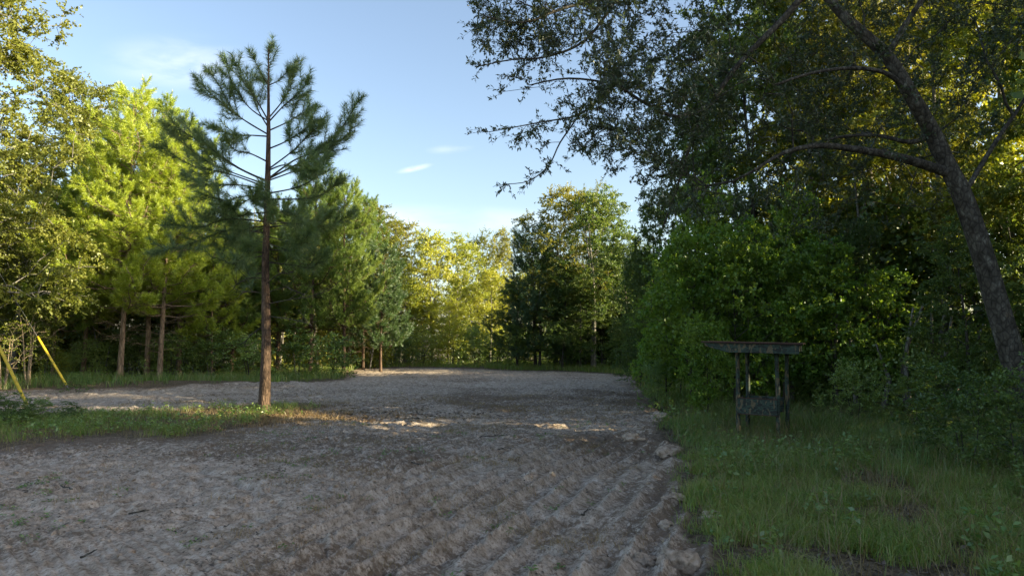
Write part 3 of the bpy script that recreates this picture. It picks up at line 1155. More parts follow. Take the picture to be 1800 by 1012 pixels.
# ------------------------------------------------------------------ hero oak (leaning, overhanging from the right)
def hero_oak():
    r = np.random.default_rng(31)
    Y0 = 13.
    S = Skel()
    tr = [(1880, 800, .29), (1835, 765, .25), (1800, 690, .225), (1760, 560, .205), (1725, 440, .19), (1692, 345, .18), (1665, 290, .16), (1640, 235, .15), (1600, 165, .135), (1560, 100, .12),
          (1490, 35, .10), (1430, -30, .085), (1350, -90, .07), (1250, -130, .05), (1130, -150, .035)]
    tp = smooth_path([at(a, b, Y0 + (0 if a > 1600 else -.3)) for a, b, _ in tr], 3)
    base = np.array([tp[0][0] + .2, Y0, 0])
    base[2] = float(height(base[0], base[1]))
    tp[0] = base - [0, 0, .3]
    rad = np.interp(np.linspace(0, 1, len(tp)), np.linspace(0, 1, len(tr)), [c for *_, c in tr])
    ok = [i > 14 for i in range(len(tp))]
    tid = S.path(tp, -1, rad, ok)

    def near(p):
        P = np.array(S.P)
        return int(np.argmin(np.linalg.norm(P - p, axis=1)))

    def limb(pts, y0, y1, r0, r1):
        n = len(pts)
        W = [at(a, b, y0 + (y1 - y0) * i / (n - 1)) for i, (a, b) in enumerate(pts)]
        j = near(W[0])
        W = smooth_path([S.P[j]] + W[1:], 4)[1:]
        return S.path(W, j, np.linspace(r0, r1, len(W)))
    limb([(1670, 315), (1620, 288), (1560, 272), (1500, 262), (1440, 256), (1380, 268), (1325, 300)], 13, 12, .10, .025)
    limb([(1645, 240), (1600, 250), (1540, 238), (1470, 242), (1400, 262)], 13, 13.6, .05, .02)
    limb([(1600, 165), (1560, 130), (1500, 120), (1430, 128), (1360, 150)], 12.7, 12, .05, .02)
    limb([(1430, -30), (1380, 30), (1325, 85), (1285, 130), (1248, 185), (1222, 228), (1190, 330), (1165, 400)], 12.7, 13.5, .07, .015)
    limb([(1248, 185), (1190, 205), (1135, 182), (1080, 150), (1000, 138), (930, 150)], 13.1, 12.5, .04, .012)
    limb([(1350, -90), (1210, -55), (1090, -10), (990, 15), (920, 40), (850, 28)], 12.7, 12.2, .05, .01)
    limb([(1090, -10), (1030, 70), (960, 100), (900, 105), (835, 118)], 12.5, 12.0, .03, .008)
    limb([(1080, 150), (1020, 200), (950, 215), (860, 232)], 12.8, 12.4, .022, .007)
    limb([(1020, 200), (985, 250), (965, 290), (930, 318), (885, 324)], 12.6, 12.3, .016, .006)
    limb([(1560, 100), (1600, 30), (1680, -80), (1750, -180)], 12.7, 12, .06, .02)
    limb([(1692, 345), (1750, 250), (1815, 150), (1880, 0)], 13, 14, .05, .02)
    limb([(1430, -30), (1400, -130), (1300, -230)], 12.7, 13.5, .06, .02)
    reg = [(840, 0), (832, 105), (862, 235), (905, 250), (985, 262), (1050, 275), (1120, 330), (1180, 385), (1260, 370), (1380, 400), (1500, 400), (1620, 370),
           (1700, 300), (1860, 250), (1960, -100), (1800, -420), (1300, -480), (950, -330), (800, -130)]
    RP = np.array(reg, float)
    n = 7000
    px = r.uniform(800, 1960, n)
    py = r.uniform(-480, 410, n)
    sd = sdist(RP, px, py)
    den = np.clip(sd / 90, 0, 1) * .6 + .25
    den *= np.where(py < 0, .7, 1.) * np.where(px < 1180, 1.5, 1.)
    den *= np.clip(.55 + (fbm(px / 90, py / 90, 3, 7) - .42) * 3.2, .1, 1)
    k = (sd > 0) & (r.random(n) < den)
    px, py = px[k], py[k]
    thin = r.random(len(px)) < np.interp(px, [1200, 1450], [1, .6])
    px, py = px[thin][:1600], py[thin][:1600]
    yy = Y0 + np.interp(px, [1200, 1450], [0, 1.5]) + r.normal(-.4, 1.3, len(px)) * np.clip((px - 820) / 250, .25, 1)
    att = np.array([at(a, b, c) for a, b, c in zip(px, py, yy)])
    att = sun_gap(att)
    ends = S.grow(att, r, bf=.22, step=.3, bow=.05, jit=.07)
    S.radii(.0055, 2.1)
    # leaves along the explicit thin tips as well
    n0 = len(S.P)
    tips = [i for i in range(n0) if S.rad[i] < .014]
    tips = list(set(ends) | set(random.Random(2).sample(tips, min(len(tips), 1100))))
    E = np.array([S.P[i] for i in tips])
    Dr = unit(E - np.array([S.P[S.par[i]] for i in tips]))
    V, F, tw = clothe(E, Dr, r, 4, 16, .36, .078, .028, droop=.12, flat=.9, spread=.65, upn=.4)
    T = Tubes()
    S.tubes(T, 10, 4)
    P2, D2, L2 = tw
    for p, d, l in zip(P2, D2, L2):
        T.add([p, p + d * l * .5 + [0, 0, -.01], p + d * l + [0, 0, -.05]], [.004, .003, .002], 3, cap=False)
    e = add('oak_tree', None, None, tuple(base), 'big leaning oak whose boughs overhang the clearing from the right edge', 'tree')
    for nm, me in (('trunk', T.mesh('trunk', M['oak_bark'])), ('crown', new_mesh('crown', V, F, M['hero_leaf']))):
        me.transform(__import__('mathutils').Matrix.Translation(-Vector(base)))
        add(nm, me, e)


hero_oak()

# ------------------------------------------------------------------ prototypes
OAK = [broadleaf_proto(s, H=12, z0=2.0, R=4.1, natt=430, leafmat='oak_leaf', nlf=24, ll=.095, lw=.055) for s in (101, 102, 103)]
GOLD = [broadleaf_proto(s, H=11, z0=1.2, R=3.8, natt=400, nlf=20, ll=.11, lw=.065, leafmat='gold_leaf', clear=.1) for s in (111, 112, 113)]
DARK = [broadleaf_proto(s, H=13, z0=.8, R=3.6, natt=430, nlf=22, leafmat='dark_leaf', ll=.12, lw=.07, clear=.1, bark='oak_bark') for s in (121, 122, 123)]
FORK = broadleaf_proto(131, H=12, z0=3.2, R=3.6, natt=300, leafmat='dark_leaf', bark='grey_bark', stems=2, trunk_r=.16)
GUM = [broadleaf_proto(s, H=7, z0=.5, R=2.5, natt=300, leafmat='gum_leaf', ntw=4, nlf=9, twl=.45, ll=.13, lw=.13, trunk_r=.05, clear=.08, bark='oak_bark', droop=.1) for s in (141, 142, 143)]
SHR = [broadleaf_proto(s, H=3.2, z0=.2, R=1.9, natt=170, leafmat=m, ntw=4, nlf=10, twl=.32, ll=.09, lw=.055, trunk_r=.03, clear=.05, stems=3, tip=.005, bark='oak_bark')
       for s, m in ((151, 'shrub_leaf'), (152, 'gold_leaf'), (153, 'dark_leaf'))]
BARE = broadleaf_proto(161, H=4.5, z0=1.2, R=2.3, natt=80, leafmat='gold_leaf', ntw=2, nlf=6, twl=.4, ll=.09, lw=.05, trunk_r=.07, clear=.15, stems=3, tip=.012, bark='dead_wood')
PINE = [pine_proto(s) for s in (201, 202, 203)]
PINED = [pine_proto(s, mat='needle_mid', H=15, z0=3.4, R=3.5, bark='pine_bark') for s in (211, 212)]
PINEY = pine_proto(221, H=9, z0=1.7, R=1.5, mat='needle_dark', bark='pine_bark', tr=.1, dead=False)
CEDAR = pine_proto(231, H=11, z0=.8, R=3.3, mat='cedar', bark='oak_bark', tr=.14, dead=False, nl=.18, w=.03, per=80)


def put(proto, name, px, Y, top, label, group=None, wide=1., cat='tree', **k):
    X = (px - 900) / 1200 * Y / (CP - SP * (506 - 620) / 1200)
    H = at(px, top, Y)[2]
    return place(proto, name, X, Y, H, label, cat, group, wide, **k)


GL = 'woodland trees along the left edge of the lot'
GC = 'sunlit trees at the far end of the lot'
GR = 'shaded trees at the far right of the lot'
GN = 'trees of the dark wood on the right'
# left
put(OAK[0], 'oak_tree', -75, 30, -60, 'tall olive green oak cut by the left edge of the photo', GL, 1.0)
put(OAK[1], 'oak_tree', 120, 49, 128, 'round topped olive oak rising behind the left sunlit pines', GL, .85)
put(OAK[2], 'oak_tree', 25, 42, 215, 'oak with pale bare limbs between the left edge and the pines', GL, 1.0)
put(OAK[0], 'oak_tree', -20, 37, 330, 'low spreading oak above the yellow guy guards', GL, 1.1)
put(PINE[0], 'pine_tree', 214, 39, 165, 'tallest sunlit pine with straight pale trunk on the left', GL, .95)
put(PINE[1], 'pine_tree', 256, 42, 180, 'sunlit pine just right of the tallest left pine', GL, .95)
put(PINE[2], 'pine_tree', 312, 44, 212, 'sunlit pine seen left of the lone pine with spiky crown', GL, .9)
put(PINE[1], 'pine_tree', 92, 40, 330, 'thin brown stemmed pine behind the second yellow guard', GL, .8)
put(PINE[2], 'pine_tree', 175, 50, 215, 'pine crown half hidden behind the left oak', GL, .9)
put(PINE[0], 'pine_tree', 372, 43, 425, 'short pine in the gap left of the lone pine trunk', GL, 1.2)
put(PINE[1], 'pine_tree', 285, 40, 235, 'lower sunlit pine between the two spiky crowns left of the lone pine', GL, 1.0)
put(PINE[2], 'pine_tree', 150, 42, 300, 'lower sunlit pine left of the tallest left pine', GL, 1.0)
put(DARK[0], 'broadleaf_tree', 262, 50, 480, 'low dark tree in the gap between the sunlit pine trunks', GL, 1.6)
put(DARK[1], 'broadleaf_tree', 170, 48, 490, 'low dark tree left of the sunlit pine trunks', GL, 1.5)
put(BARE, 'bare_tree', 55, 34, 545, 'small pale many stemmed leafless tree beside the yellow guards', GL, 1.)
put(BARE, 'bare_tree', 8, 32, 570, 'pale leafless sapling at the left edge behind the nearer guard', GL, .9)
# behind the lone pine
put(PINED[0], 'pine_tree', 408, 45, 372, 'dark pine directly behind the left boughs of the lone pine', GL, 1.)
put(PINED[1], 'pine_tree', 486, 47, 345, 'dark pine hidden behind the trunk of the lone pine', GL, 1.)
put(PINED[0], 'pine_tree', 548, 46, 292, 'tallest of the pines right of the lone pine', GL, .9)
put(PINED[1], 'pine_tree', 602, 47, 312, 'pointed pine second to the right of the lone pine', GL, .85)
put(PINE[1], 'pine_tree', 560, 53, 330, 'brighter pine behind the two right hand dark pines', GL, .9)
put(PINED[0], 'pine_tree', 638, 54, 350, 'pine at the right end of the pine group with drooping side', GL, .75)
put(PINEY, 'pine_tree', 672, 51, 435, 'slender young pine standing alone at the back left of the lot', None, 1.)
# centre back
for (p, px, Y, top, w, lab) in [
    (OAK[2], 655, 68, 352, .9, 'olive oak rising behind the slender young pine'),
    (OAK[1], 705, 71, 385, .9, 'olive oak left of the round golden crown'),
    (GOLD[0], 757, 68, 402, .9, 'round golden green tree in the centre of the far trees'),
    (GOLD[1], 805, 71, 412, .85, 'golden tree with pale slanting limbs right of the round one'),
    (OAK[0], 843, 78, 412, .7, 'thin topped tree in the dip of the far skyline'),
    (OAK[2], 882, 74, 402, .6, 'grey green tree right of the skyline dip'),
    (GOLD[2], 862, 66, 470, .9, 'bright yellow green tree beside the dark conifer'),
    (GOLD[1], 715, 66, 480, .9, 'lower golden tree behind the slender pine'),
    (GOLD[2], 790, 65, 520, 1.0, 'low bright bushy tree at the back of the lot'),
    (GOLD[0], 640, 64, 470, .9, 'lower tree between the pine group and the slender pine'),
]:
    put(p, 'broadleaf_tree', px, Y, top, lab, GC, w)
for (p, px, Y, top, w, lab) in [
    (SHR[1], 742, 62, 585, 1.2, 'lit yellow shrub left of centre under the far trees'),
    (SHR[1], 800, 63, 560, 1.0, 'brightest yellow shrub under the round golden tree'),
    (SHR[0], 838, 62, 575, 1.1, 'green shrub below the skyline dip'),
    (SHR[0], 705, 61, 590, 1.2, 'dark shrub right of the slender pine'),
    (SHR[2], 875, 61, 590, 1.1, 'dark shrub at the foot of the conifer'),
    (SHR[0], 590, 44, 590, 1.4, 'shrub under the right hand pines'),
    (SHR[2], 520, 42, 585, 1.4, 'dark shrub right of the lone pine trunk'),
    (SHR[0], 440, 41, 590, 1.4, 'shrub left of the lone pine trunk across the track'),
    (SHR[2], 370, 41, 580, 1.4, 'dark shrub in the shade left of the lone pine'),
    (SHR[0], 300, 42, 590, 1.4, 'shrub at the foot of the right sunlit pine'),
    (SHR[2], 235, 44, 590, 1.4, 'dark shrub between the sunlit pine trunks'),
    (SHR[0], 160, 41, 600, 1.3, 'shrub with pale leaf sprays left of the sunlit trunks'),
    (SHR[1], 100, 40, 610, 1.0, 'low lit shrub behind the second yellow guard'),
]:
    put(p, 'shrub', px, Y, top, lab, 'shrubs below the woodland edge', w, 'shrub')
# right far
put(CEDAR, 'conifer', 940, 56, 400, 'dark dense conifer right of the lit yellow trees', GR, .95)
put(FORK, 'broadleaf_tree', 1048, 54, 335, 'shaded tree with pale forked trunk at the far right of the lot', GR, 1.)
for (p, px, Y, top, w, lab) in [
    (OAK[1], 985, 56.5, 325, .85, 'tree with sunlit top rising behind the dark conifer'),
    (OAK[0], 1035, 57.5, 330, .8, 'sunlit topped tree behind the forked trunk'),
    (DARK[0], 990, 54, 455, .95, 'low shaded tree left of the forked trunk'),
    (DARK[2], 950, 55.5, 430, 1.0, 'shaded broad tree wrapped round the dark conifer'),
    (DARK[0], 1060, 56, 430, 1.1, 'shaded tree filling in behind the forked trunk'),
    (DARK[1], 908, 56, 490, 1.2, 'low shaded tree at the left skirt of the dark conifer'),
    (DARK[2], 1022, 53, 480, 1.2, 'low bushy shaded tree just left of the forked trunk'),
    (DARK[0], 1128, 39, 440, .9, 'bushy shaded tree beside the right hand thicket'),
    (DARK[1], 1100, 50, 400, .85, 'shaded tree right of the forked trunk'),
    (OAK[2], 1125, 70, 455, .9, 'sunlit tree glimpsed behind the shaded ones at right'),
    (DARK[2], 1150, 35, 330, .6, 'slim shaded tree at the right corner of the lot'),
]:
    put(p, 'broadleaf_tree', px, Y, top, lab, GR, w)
for (px, Y, top, lab) in [(905, 58, 600, 'dark shrub under the left skirt of the conifer'), (1000, 55, 590, 'shrub at the foot of the low shaded tree'),
                          (1090, 50, 590, 'shrub between the forked trunk and the right hand thicket'), (1130, 35, 600, 'shrub closing the far right corner of the lot')]:
    put(SHR[2], 'shrub', px, Y, top, lab, 'shrubs below the woodland edge', 1.2, 'shrub')
# right near wood
for (p, px, Y, top, w, lab) in [
    (GUM[0], 1168, 26, 505, 1.0, 'leafy sapling forming the left end of the right thicket'),
    (GUM[2], 1195, 28, 420, .7, 'slim sapling rising at the back of the left end of the thicket'),
    (GUM[0], 1255, 26, 318, .62, 'slimmest and tallest sapling poking above the thicket'),
    (GUM[1], 1410, 25, 330, .62, 'slim sapling standing above the right part of the thicket'),
    (DARK[1], 1330, 25, 400, .6, 'darker young tree mixed into the middle of the thicket'),
    (DARK[2], 1510, 24, 380, .7, 'dark young tree closing the right end of the thicket'),
    (GUM[1], 1215, 23, 405, .9, 'bright green sapling left of the shelter roof'),
    (GUM[2], 1290, 22.5, 385, .8, 'tall bright sapling behind the shelter roof'),
    (GUM[0], 1372, 22.5, 425, .8, 'tall sapling behind the right end of the shelter roof'),
    (GUM[1], 1462, 22.5, 420, .9, 'dim sapling right of the shelter'),
    (GUM[2], 1550, 22, 470, .9, 'dim sapling in the shade well right of the shelter'),
    (GUM[0], 1240, 20, 560, .9, 'low bush at the left post of the shelter'),
]:
    put(p, 'sapling', px, Y, top, lab, 'saplings at the edge of the right wood', w)
for (p, px, Y, top, w, lab) in [
    (DARK[0], 1235, 31, 130, .8, 'tall dark tree above the left end of the right thicket'),
    (DARK[1], 1330, 29, -60, .8, 'tall dark tree rising out of frame behind the saplings'),
    (GOLD[0], 1410, 36, 40, 1., 'back lit tree whose top glows through the oak boughs'),
    (GOLD[1], 1600, 33, -40, 1., 'back lit tree glowing behind the arch of the leaning trunk'),
    (OAK[2], 1440, 29, -60, .8, 'dark tree out of frame above the shelter'),
    (OAK[1], 1545, 30, -120, .9, 'wood tree with lit gaps left of the leaning oak trunk'),
    (OAK[0], 1650, 25, -120, .8, 'dark tree directly behind the leaning oak trunk'),
    (GOLD[2], 1770, 24, -60, 1., 'yellow green lit tree at the top right corner'),
    (DARK[2], 1850, 21.5, 0, .7, 'dark leafy tree right of the leaning trunk'),
    (DARK[1], 1700, 19, 380, 1., 'shaded understorey tree left of the leaning trunk base'),
]:
    put(p, 'broadleaf_tree', px, Y, top, lab, GN, w)
for (p, px, Y, top, w, lab) in [
    (SHR[2], 1690, 12.5, 655, 1.1, 'dark shrub left of the base of the leaning oak'),
    (SHR[2], 1790, 11.2, 650, 1., 'leafy shrub at the right edge in front of the leaning oak'),
    (SHR[2], 1605, 17, 640, 1.2, 'shrub in the shade behind the tall grass at right'),
    (SHR[0], 1500, 19, 640, 1.2, 'shrub right of the shelter at the wood edge'),
    (SHR[0], 1150, 22.5, 640, .9, 'low shrub where the grass meets the right thicket'),
]:
    put(p, 'shrub', px, Y, top, lab, 'shrubs of the right verge', w, 'shrub')
put(SHR[0], 'shrub', 140, 30.5, 655, 'grey green weed clump at the foot of the second yellow guard', None, 1.7, 'shrub')
put(SHR[2], 'shrub', 18, 18.6, 695, 'dark trailing bush at the left edge below the nearer yellow guard', None, 1.9, 'shrub')
put(SHR[0], 'shrub', 72, 19.2, 703, 'low leafy bush at the foot of the nearer yellow guard', None, 1.9, 'shrub')
put(SHR[2], 'shrub', 130, 19.6, 708, 'small dark bush on the grass right of the nearer yellow guard', None, 1.6, 'shrub')



# ------------------------------------------------------------------ woodland mass behind (a far-off wood that reads as one)
def wood(name, seed, ncl, sampler, mat, label, per=55, ll=.26, lw=.17, rad=.75):
    r = np.random.default_rng(seed)
    C = sun_gap(sampler(r, ncl))
    Q = np.repeat(C, per, 0) + r.normal(0, rad * .55, (len(C) * per, 3)) * [1, 1, .7]
    D = unit(r.normal(0, 1, Q.shape))
    Nn = unit(r.normal(0, .7, Q.shape) + [0, 0, .7])
    s = r.uniform(.6, 1.2, len(Q))
    Q[:, 2] = np.maximum(Q[:, 2], .1)
    V, F = leaves_mesh(Q, D, Nn, ll * s, lw * s)
    T = Tubes()
    V0 = len(V)
    for i in r.choice(len(C), len(C) // 14, replace=False):
        x, y, z = C[i]
        h = z + 1.5
        T.add([[x, y, -.2], [x + r.normal(0, .2), y, h * .5], [x + r.normal(0, .4), y, h]], [.09, .07, .03], 5)
    TV = np.concatenate(T.V)
    TF = np.concatenate(T.F) + V0
    MI = np.concatenate([np.zeros(len(F)), np.ones(len(TF))])
    me = new_mesh(name, np.concatenate([V, TV]), np.concatenate([F, TF]), [M[mat], M['grey_bark']], MI=MI)
    add(name, me, label=label, cat='woodland', kind='stuff')


def belt(pts, depth, hfun, zmin=.3, pw=1.0):
    pts = np.array(pts, float)

    def f(r, n):
        seg = np.linalg.norm(np.diff(pts, axis=0), axis=1)
        cum = np.concatenate([[0], np.cumsum(seg)])
        t = r.uniform(0, cum[-1], n)
        x = np.interp(t, cum, pts[:, 0])
        y = np.interp(t, cum, pts[:, 1])
        i = np.clip(np.searchsorted(cum, t) - 1, 0, len(seg) - 1)
        d = np.diff(pts, axis=0)[i] / seg[i][:, None]
        o = r.random(n) * depth
        x2 = x - d[:, 1] * o
        y2 = y + d[:, 0] * o
        H = hfun(x2, y2) * (.75 + .5 * fbm(x2 * .25, y2 * .25, 2, 5))
        z = zmin + (H - zmin) * r.uniform(0, 1, n) ** pw
        return np.stack([x2, y2, z], 1)
    return f


# back of the left and centre (belt runs right to left so that it thickens away from the lot)
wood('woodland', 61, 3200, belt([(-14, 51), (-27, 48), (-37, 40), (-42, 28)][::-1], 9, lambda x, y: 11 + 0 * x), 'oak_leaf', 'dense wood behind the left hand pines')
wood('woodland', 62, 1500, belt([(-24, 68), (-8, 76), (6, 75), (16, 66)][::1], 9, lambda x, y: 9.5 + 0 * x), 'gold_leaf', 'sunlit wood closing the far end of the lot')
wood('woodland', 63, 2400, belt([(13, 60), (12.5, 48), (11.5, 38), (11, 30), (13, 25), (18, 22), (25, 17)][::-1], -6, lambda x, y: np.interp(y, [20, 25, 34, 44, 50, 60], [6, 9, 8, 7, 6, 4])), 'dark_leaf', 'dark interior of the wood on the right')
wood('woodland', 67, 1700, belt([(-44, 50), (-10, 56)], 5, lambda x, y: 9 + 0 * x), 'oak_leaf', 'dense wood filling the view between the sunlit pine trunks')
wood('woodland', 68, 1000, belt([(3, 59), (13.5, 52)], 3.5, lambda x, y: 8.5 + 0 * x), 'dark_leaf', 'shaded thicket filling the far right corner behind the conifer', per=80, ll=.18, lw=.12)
# low undergrowth
wood('undergrowth', 64, 1700, belt([(-42, 36), (-28, 44), (-14, 53), (-11, 63), (2, 68), (4, 61), (11, 53), (10, 38)][::1], 3.5, lambda x, y: 3.4 + 0 * x), 'shrub_leaf', 'low undergrowth below the trees round the far side of the lot', per=60, ll=.15, lw=.1, rad=.7)
wood('undergrowth', 65, 800, belt([(7, 27), (9.5, 22.5), (14, 19.5), (20, 14)][::-1], -4, lambda x, y: 2.2 + 0 * x), 'shrub_leaf', 'dim undergrowth below the wood on the right', per=60, ll=.11, lw=.07, rad=.6)
# the part of the wood beside and behind the viewpoint that keeps the lot in shade
wood('woodland', 66, 3400, belt([(14.5, 18), (16, 9), (17, 0), (18, -16)], 8, lambda x, y: np.interp(y, [-5, 6, 11], [9, 11, 20]), zmin=1, pw=.75), 'dark_leaf', 'tall wood beyond the right edge of the photo that shades the lot', per=42, ll=.36, lw=.26, rad=1.)


# ------------------------------------------------------------------ feeder shelter
def simple_mat(name, col, rough=.6, spec=.3, noise=None):
    m, nt, N, L = mat_base(name)
    p = N('ShaderNodeBsdfPrincipled')
    p.inputs['Roughness'].default_value = rough
    p.inputs['Specular IOR Level'].default_value = spec
    tc = N('ShaderNodeTexCoord')
    n = N('ShaderNodeTexNoise')
    n.inputs['Scale'].default_value = noise or 12
    n.inputs['Detail'].default_value = 5
    L(tc.outputs['Object'], n.inputs[0])
    r = ramp(N, [(.3, tuple(c * .6 for c in col)), (.55, col), (.8, tuple(min(1, c * 1.25) for c in col))])
    L(n.outputs[0], r.inputs[0])
    L(r.outputs[0], p.inputs['Base Color'])
    o = N('ShaderNodeOutputMaterial')
    L(p.outputs[0], o.inputs[0])
    return m


def camo_mat():
    m, nt, N, L = mat_base('camouflage')
    tc = N('ShaderNodeTexCoord')
    mp = N('ShaderNodeMapping')
    mp.inputs['Rotation'].default_value = (0, .6, 0)
    mp.inputs['Scale'].default_value = (1, 1, 2.2)
    L(tc.outputs['Object'], mp.inputs[0])
    n = N('ShaderNodeTexNoise')
    n.inputs['Scale'].default_value = 6.5
    n.inputs['Detail'].default_value = 1.5
    n.inputs['Distortion'].default_value = .8
    L(mp.outputs[0], n.inputs[0])
    r = ramp(N, [(0, (.014, .02, .015)), (.46, (.035, .065, .048)), (.60, (.02, .032, .024))], 'CONSTANT')
    L(n.outputs[0], r.inputs[0])
    n5 = N('ShaderNodeTexNoise')
    n5.inputs['Scale'].default_value = 5
    n5.inputs['Detail'].default_value = 2
    n5.inputs['Distortion'].default_value = 1.2
    mp5 = N('ShaderNodeMapping')
    mp5.inputs['Location'].default_value = (7, 3, 5)
    mp5.inputs['Rotation'].default_value = (0, -.7, 0)
    mp5.inputs['Scale'].default_value = (1.6, 1, .7)
    L(tc.outputs['Object'], mp5.inputs[0])
    L(mp5.outputs[0], n5.inputs[0])
    k5 = ramp(N, [(0, (0, 0, 0)), (.565, (1, 1, 1))], 'CONSTANT')
    L(n5.outputs[0], k5.inputs[0])
    tan = N('ShaderNodeMix')
    tan.data_type = 'RGBA'
    L(k5.outputs[0], tan.inputs[0])
    L(r.outputs[0], tan.inputs[6])
    tan.inputs[7].default_value = (.125, .10, .055, 1)
    n2 = N('ShaderNodeTexNoise')
    n2.inputs['Scale'].default_value = 30
    n2.inputs['Detail'].default_value = 5
    L(tc.outputs['Object'], n2.inputs[0])
    w = ramp(N, [(.3, (.6, .6, .6)), (.7, (1.15, 1.15, 1.15))])
    L(n2.outputs[0], w.inputs[0])
    mu = N('ShaderNodeMix')
    mu.data_type = 'RGBA'
    mu.blend_type = 'MULTIPLY'
    mu.inputs[0].default_value = 1
    L(tan.outputs[2], mu.inputs[6])
    L(w.outputs[0], mu.inputs[7])
    p = N('ShaderNodeBsdfPrincipled')
    p.inputs['Roughness'].default_value = .75
    L(mu.outputs[2], p.inputs['Base Color'])
    o = N('ShaderNodeOutputMaterial')
    L(p.outputs[0], o.inputs[0])
    return m


M['camo'] = camo_mat()
M['shingle'] = simple_mat('shingle', (.07, .042, .035), .9, .2, 25)
M['yellow'] = simple_mat('yellow_plastic', (.62, .45, .02), .45, .5, 6)
M['wire'] = simple_mat('wire', (.25, .25, .25), .5, .5)
M['pole'] = simple_mat('pole_wood', (.12, .09, .06), .9, .2)


def prism(poly2, y0, y1):
    """polygon in xz extruded along y"""
    n = len(poly2)
    V = [(x, y0, z) for x, z in poly2] + [(x, y1, z) for x, z in poly2]
    F = [tuple(range(n)), tuple(range(2 * n - 1, n - 1, -1))] + [(i + n, (i + 1) % n + n, (i + 1) % n, i) for i in range(n)]
    return V, F


def solids(name, parts, mat, bev=.006):
    import bmesh
    bm = bmesh.new()
    for V, F in parts:
        vs = [bm.verts.new(v) for v in V]
        for f in F:
            bm.faces.new([vs[i] for i in f])
    bmesh.ops.recalc_face_normals(bm, faces=bm.faces)
    if bev:
        bmesh.ops.bevel(bm, geom=list(bm.edges), offset=bev, segments=1, affect='EDGES', clamp_overlap=True)
    me = bpy.data.meshes.new(name)
    bm.to_mesh(me)
    bm.free()
    me.materials.append(mat)
    return me


def box(x0, x1, y0, y1, z0, z1):
    return prism([(x0, z0), (x1, z0), (x1, z1), (x0, z1)], y0, y1)


def shelter():
    Y = 16.4
    c = at(1321, 700, Y + .4)
    z = float(height(c[0], Y))
    e = add('feeder_shelter', None, None, (c[0], Y, z), 'camouflage painted wooden feeder shelter with slanted roof and open box in the tall grass', 'shelter')
    e.rotation_euler = (0, math.radians(1.2), math.radians(-25))
    # posts, round timber
    for (x, y, dx, top) in ((-.45, -.0, -.02, 2.0), (.45, .0, -.03, 1.98), (-.33, .95, -.01, 1.98), (.59, .92, -.0, 1.96)):
        T = Tubes()
        zz = np.linspace(-.3, top, 12)
        P = np.stack([x + dx * zz / 2 + .006 * np.sin(zz * 4 + x * 9), y + 0 * zz, zz], 1)
        T.add(P, np.full(12, .051) + .004 * np.sin(zz * 7), 12)
        add('post', T.mesh('post', M['camo']), e)
    # roof: decking, fascia boards, shingle sheet
    rf = add('roof', solids('roof', [prism([(-1.26, 2.20), (1.0, 2.20), (1.01, 2.235), (-1.27, 2.235)], -.42, 1.35)], M['shingle'], .004), e)
    add('fascia', solids('fascia', [prism([(-1.2, 2.197), (-1.18, 2.12), (-.66, 1.98), (.92, 1.98), (.94, 2.197)], -.36, -.32)], M['camo'], .004), rf)
    add('fascia', solids('fascia', [prism([(-1.2, 2.197), (-1.18, 2.12), (-.66, 2.02), (.92, 2.02), (.94, 2.197)], 1.26, 1.30)], M['camo'], .004), rf)
    add('rafter', solids('rafter', [box(-.47, -.42, -.318, 1.258, 2.02, 2.197), box(.42, .47, -.318, 1.258, 2.02, 2.197), box(.87, .91, -.318, 1.258, 2.03, 2.197)], M['camo'], .004), rf)
    b = add('feed_box', solids('feed_box', [box(-.46, .43, -.105, -.07, .52, .89), box(-.40, .52, .97, 1.0, .52, .89), box(-.45, -.425, -.068, .968, .53, .885),
                                            box(.395, .42, -.068, .968, .53, .885), box(-.42, .39, -.067, .967, .54, .57)], M['camo'], .004), e)
    add('trim', solids('trim', [box(-.465, .435, -.112, -.107, .515, .535), box(-.465, .435, -.112, -.060, .893, .912)], M['shingle'], .001), b)


shelter()


# ------------------------------------------------------------------ yellow guy wire guards
def guard(b, t, Y, lab, lab2):
    p0 = at(b[0], b[1], Y)
    p1 = at(t[0], t[1], Y)
    d = unit(p1 - p0)
    p0[2] = max(p0[2], float(height(p0[0], p0[1])))
    e = add('guy_wire', None, None, tuple(p0), lab, 'guy wire')
    T = Tubes()
    L_ = 2.75
    n = 14
    s = np.linspace(.12, L_, n)
    T.add(d * s[:, None], np.full(n, .052), 12)
    add('guard', T.mesh('guard', M['yellow']), e)
    T = Tubes()
    pz = 9.
    Lw = (pz - p0[2]) / d[2]
    T.add([d * -.3, d * .3, d * Lw], [.006] * 3, 6)
    T.add([d * -.5, d * .12], [.014] * 2, 8)
    add('cable', T.mesh('cable', M['wire']), e)
    q = p0 + d * Lw
    T = Tubes()
    zz = np.linspace(0, 9.6, 8)
    T.add(np.stack([0 * zz, 0 * zz, zz - .3], 1), .17 - .006 * zz, 12)
    T.add([[0, -1.1, 8.9], [0, 1.1, 8.9]], [.05, .05], 4)
    add('utility_pole', T.mesh('utility_pole', M['pole']), None, (q[0] - .15, q[1], 0), lab2, 'pole')


guard((50, 716), (0, 612), 23., 'nearer yellow guy wire guard slanting out of the left edge', 'utility pole carrying the nearer guyed cable')
guard((119, 680), (65, 590), 31.5, 'farther yellow guy wire guard slanting up beside the weed clump', 'utility pole carrying the farther guyed cable')

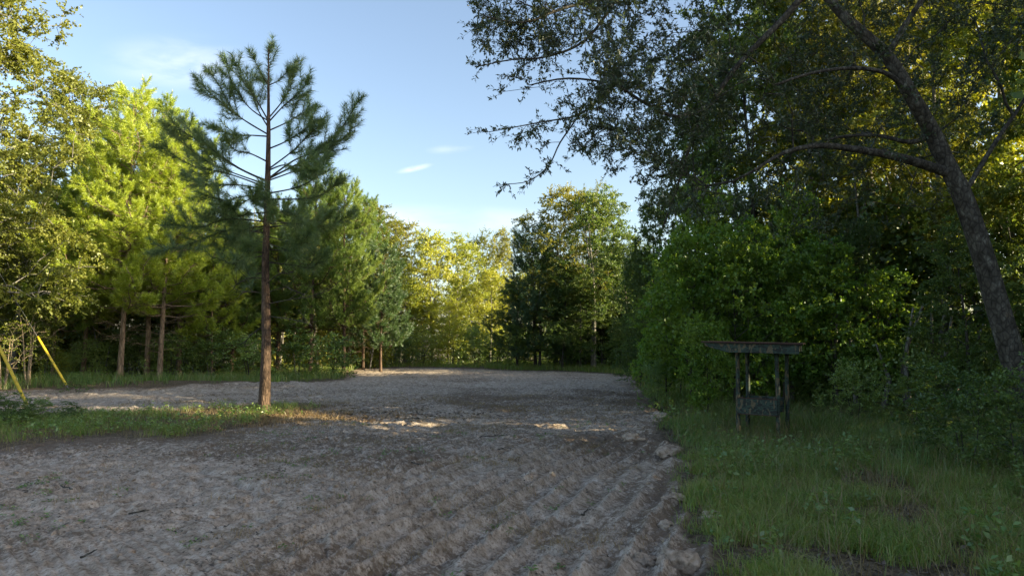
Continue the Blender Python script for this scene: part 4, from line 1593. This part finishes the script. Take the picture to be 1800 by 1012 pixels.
# ------------------------------------------------------------------ light
sd = Vector((math.cos(SUN_AZ) * math.cos(SUN_EL), -math.sin(SUN_AZ) * math.cos(SUN_EL), math.sin(SUN_EL)))
sl = bpy.data.lights.new('sun', 'SUN')
sl.energy = 5
sl.angle = math.radians(.5)
sl.color = (1, .84, .54)
so = bpy.data.objects.new('sun', sl)
COL.objects.link(so)
so.rotation_euler = sd.to_track_quat('Z', 'Y').to_euler()
so.location = (30, -10, 30)

W = bpy.data.worlds.new('World')
SC.world = W
W.use_nodes = True
nt = W.node_tree
nt.nodes.clear()
N, Lk = nt.nodes.new, nt.links.new
sky = N('ShaderNodeTexSky')
sky.sky_type = 'NISHITA'
sky.sun_disc = False
sky.sun_elevation = SUN_EL
sky.sun_rotation = math.pi / 2 + SUN_AZ
sky.altitude = 50
sky.air_density = 1.0
sky.dust_density = 2.0
sky.ozone_density = 1.0
bg = N('ShaderNodeBackground')
bg.inputs[1].default_value = .10
tc = N('ShaderNodeTexCoord')
hs = N('ShaderNodeHueSaturation')
hs.inputs['Saturation'].default_value = .95
Lk(sky.outputs[0], hs.inputs['Color'])
col = hs.outputs[0]


def wisp(col, px, py, rx, rz, amt, rot, nsc, seed):
    c = at(px, py, 100) - np.array([0, 0, CAMH])
    az = math.atan2(c[0], c[1])
    el = math.atan2(c[2], math.hypot(c[0], c[1]))
    m1 = N('ShaderNodeMapping')
    m1.vector_type = 'POINT'
    m1.inputs['Rotation'].default_value = (0, 0, az)
    Lk(tc.outputs['Generated'], m1.inputs[0])
    m2 = N('ShaderNodeMapping')
    m2.inputs['Rotation'].default_value = (-el, 0, 0)
    Lk(m1.outputs[0], m2.inputs[0])
    m2b = N('ShaderNodeMapping')
    m2b.inputs['Rotation'].default_value = (0, rot, 0)
    Lk(m2.outputs[0], m2b.inputs[0])
    m3 = N('ShaderNodeMapping')
    m3.inputs['Scale'].default_value = (1 / rx, 0, 1 / rz)
    Lk(m2b.outputs[0], m3.inputs[0])
    ln = N('ShaderNodeVectorMath')
    ln.operation = 'LENGTH'
    Lk(m3.outputs[0], ln.inputs[0])
    fo = N('ShaderNodeMapRange')
    fo.interpolation_type = 'SMOOTHSTEP'
    fo.inputs[1].default_value = 1
    fo.inputs[2].default_value = 0.1
    Lk(ln.outputs['Value'], fo.inputs[0])
    sp = N('ShaderNodeSeparateXYZ')
    Lk(m2b.outputs[0], sp.inputs[0])
    fr = N('ShaderNodeMath')
    fr.operation = 'GREATER_THAN'
    fr.inputs[1].default_value = 0
    Lk(sp.outputs[1], fr.inputs[0])
    m4 = N('ShaderNodeMapping')
    m4.inputs['Scale'].default_value = (1.3, 1, 4)
    m4.inputs['Location'].default_value = (seed, 0, 0)
    Lk(m2b.outputs[0], m4.inputs[0])
    no = N('ShaderNodeTexNoise')
    no.inputs['Scale'].default_value = nsc
    no.inputs['Detail'].default_value = 5
    no.inputs['Roughness'].default_value = .5
    no.inputs['Distortion'].default_value = .4
    Lk(m4.outputs[0], no.inputs[0])
    nr = N('ShaderNodeMapRange')
    nr.interpolation_type = 'SMOOTHSTEP'
    nr.inputs[1].default_value = .32
    nr.inputs[2].default_value = .66
    Lk(no.outputs[0], nr.inputs[0])
    a = N('ShaderNodeMath')
    a.operation = 'MULTIPLY'
    Lk(fo.outputs[0], a.inputs[0])
    Lk(nr.outputs[0], a.inputs[1])
    b = N('ShaderNodeMath')
    b.operation = 'MULTIPLY'
    Lk(a.outputs[0], b.inputs[0])
    Lk(fr.outputs[0], b.inputs[1])
    c2 = N('ShaderNodeMath')
    c2.operation = 'MULTIPLY'
    Lk(b.outputs[0], c2.inputs[0])
    c2.inputs[1].default_value = amt
    mx = N('ShaderNodeMix')
    mx.data_type = 'RGBA'
    Lk(c2.outputs[0], mx.inputs[0])
    Lk(col, mx.inputs[6])
    mx.inputs[7].default_value = CLOUD
    return mx.outputs[2]


CLOUD = (5.6, 5.5, 5.5, 1)
col = wisp(col, 318, 112, .11, .042, .28, .14, 9, 2.)
col = wisp(col, 728, 296,   .032, .006, .45, .25, 12, 5.)
col = wisp(col, 770, 390, .30, .03, .28, 0, 6, 9.)
col = wisp(col, 790, 262, .04, .009, .15, .1, 12, 11.)
Lk(col, bg.inputs[0])
wo = N('ShaderNodeOutputWorld')
Lk(bg.outputs[0], wo.inputs[0])

SC.view_settings.view_transform = 'Standard'
SC.view_settings.look = 'None'
SC.view_settings.exposure = 1.7
SC.view_settings.gamma = 1
SC.render.engine = 'CYCLES'
SC.cycles.max_bounces = 6
SC.cycles.diffuse_bounces = 3
SC.cycles.glossy_bounces = 2
SC.cycles.transmission_bounces = 4
SC.cycles.use_adaptive_sampling = True
SC.cycles.sample_clamp_indirect = 4
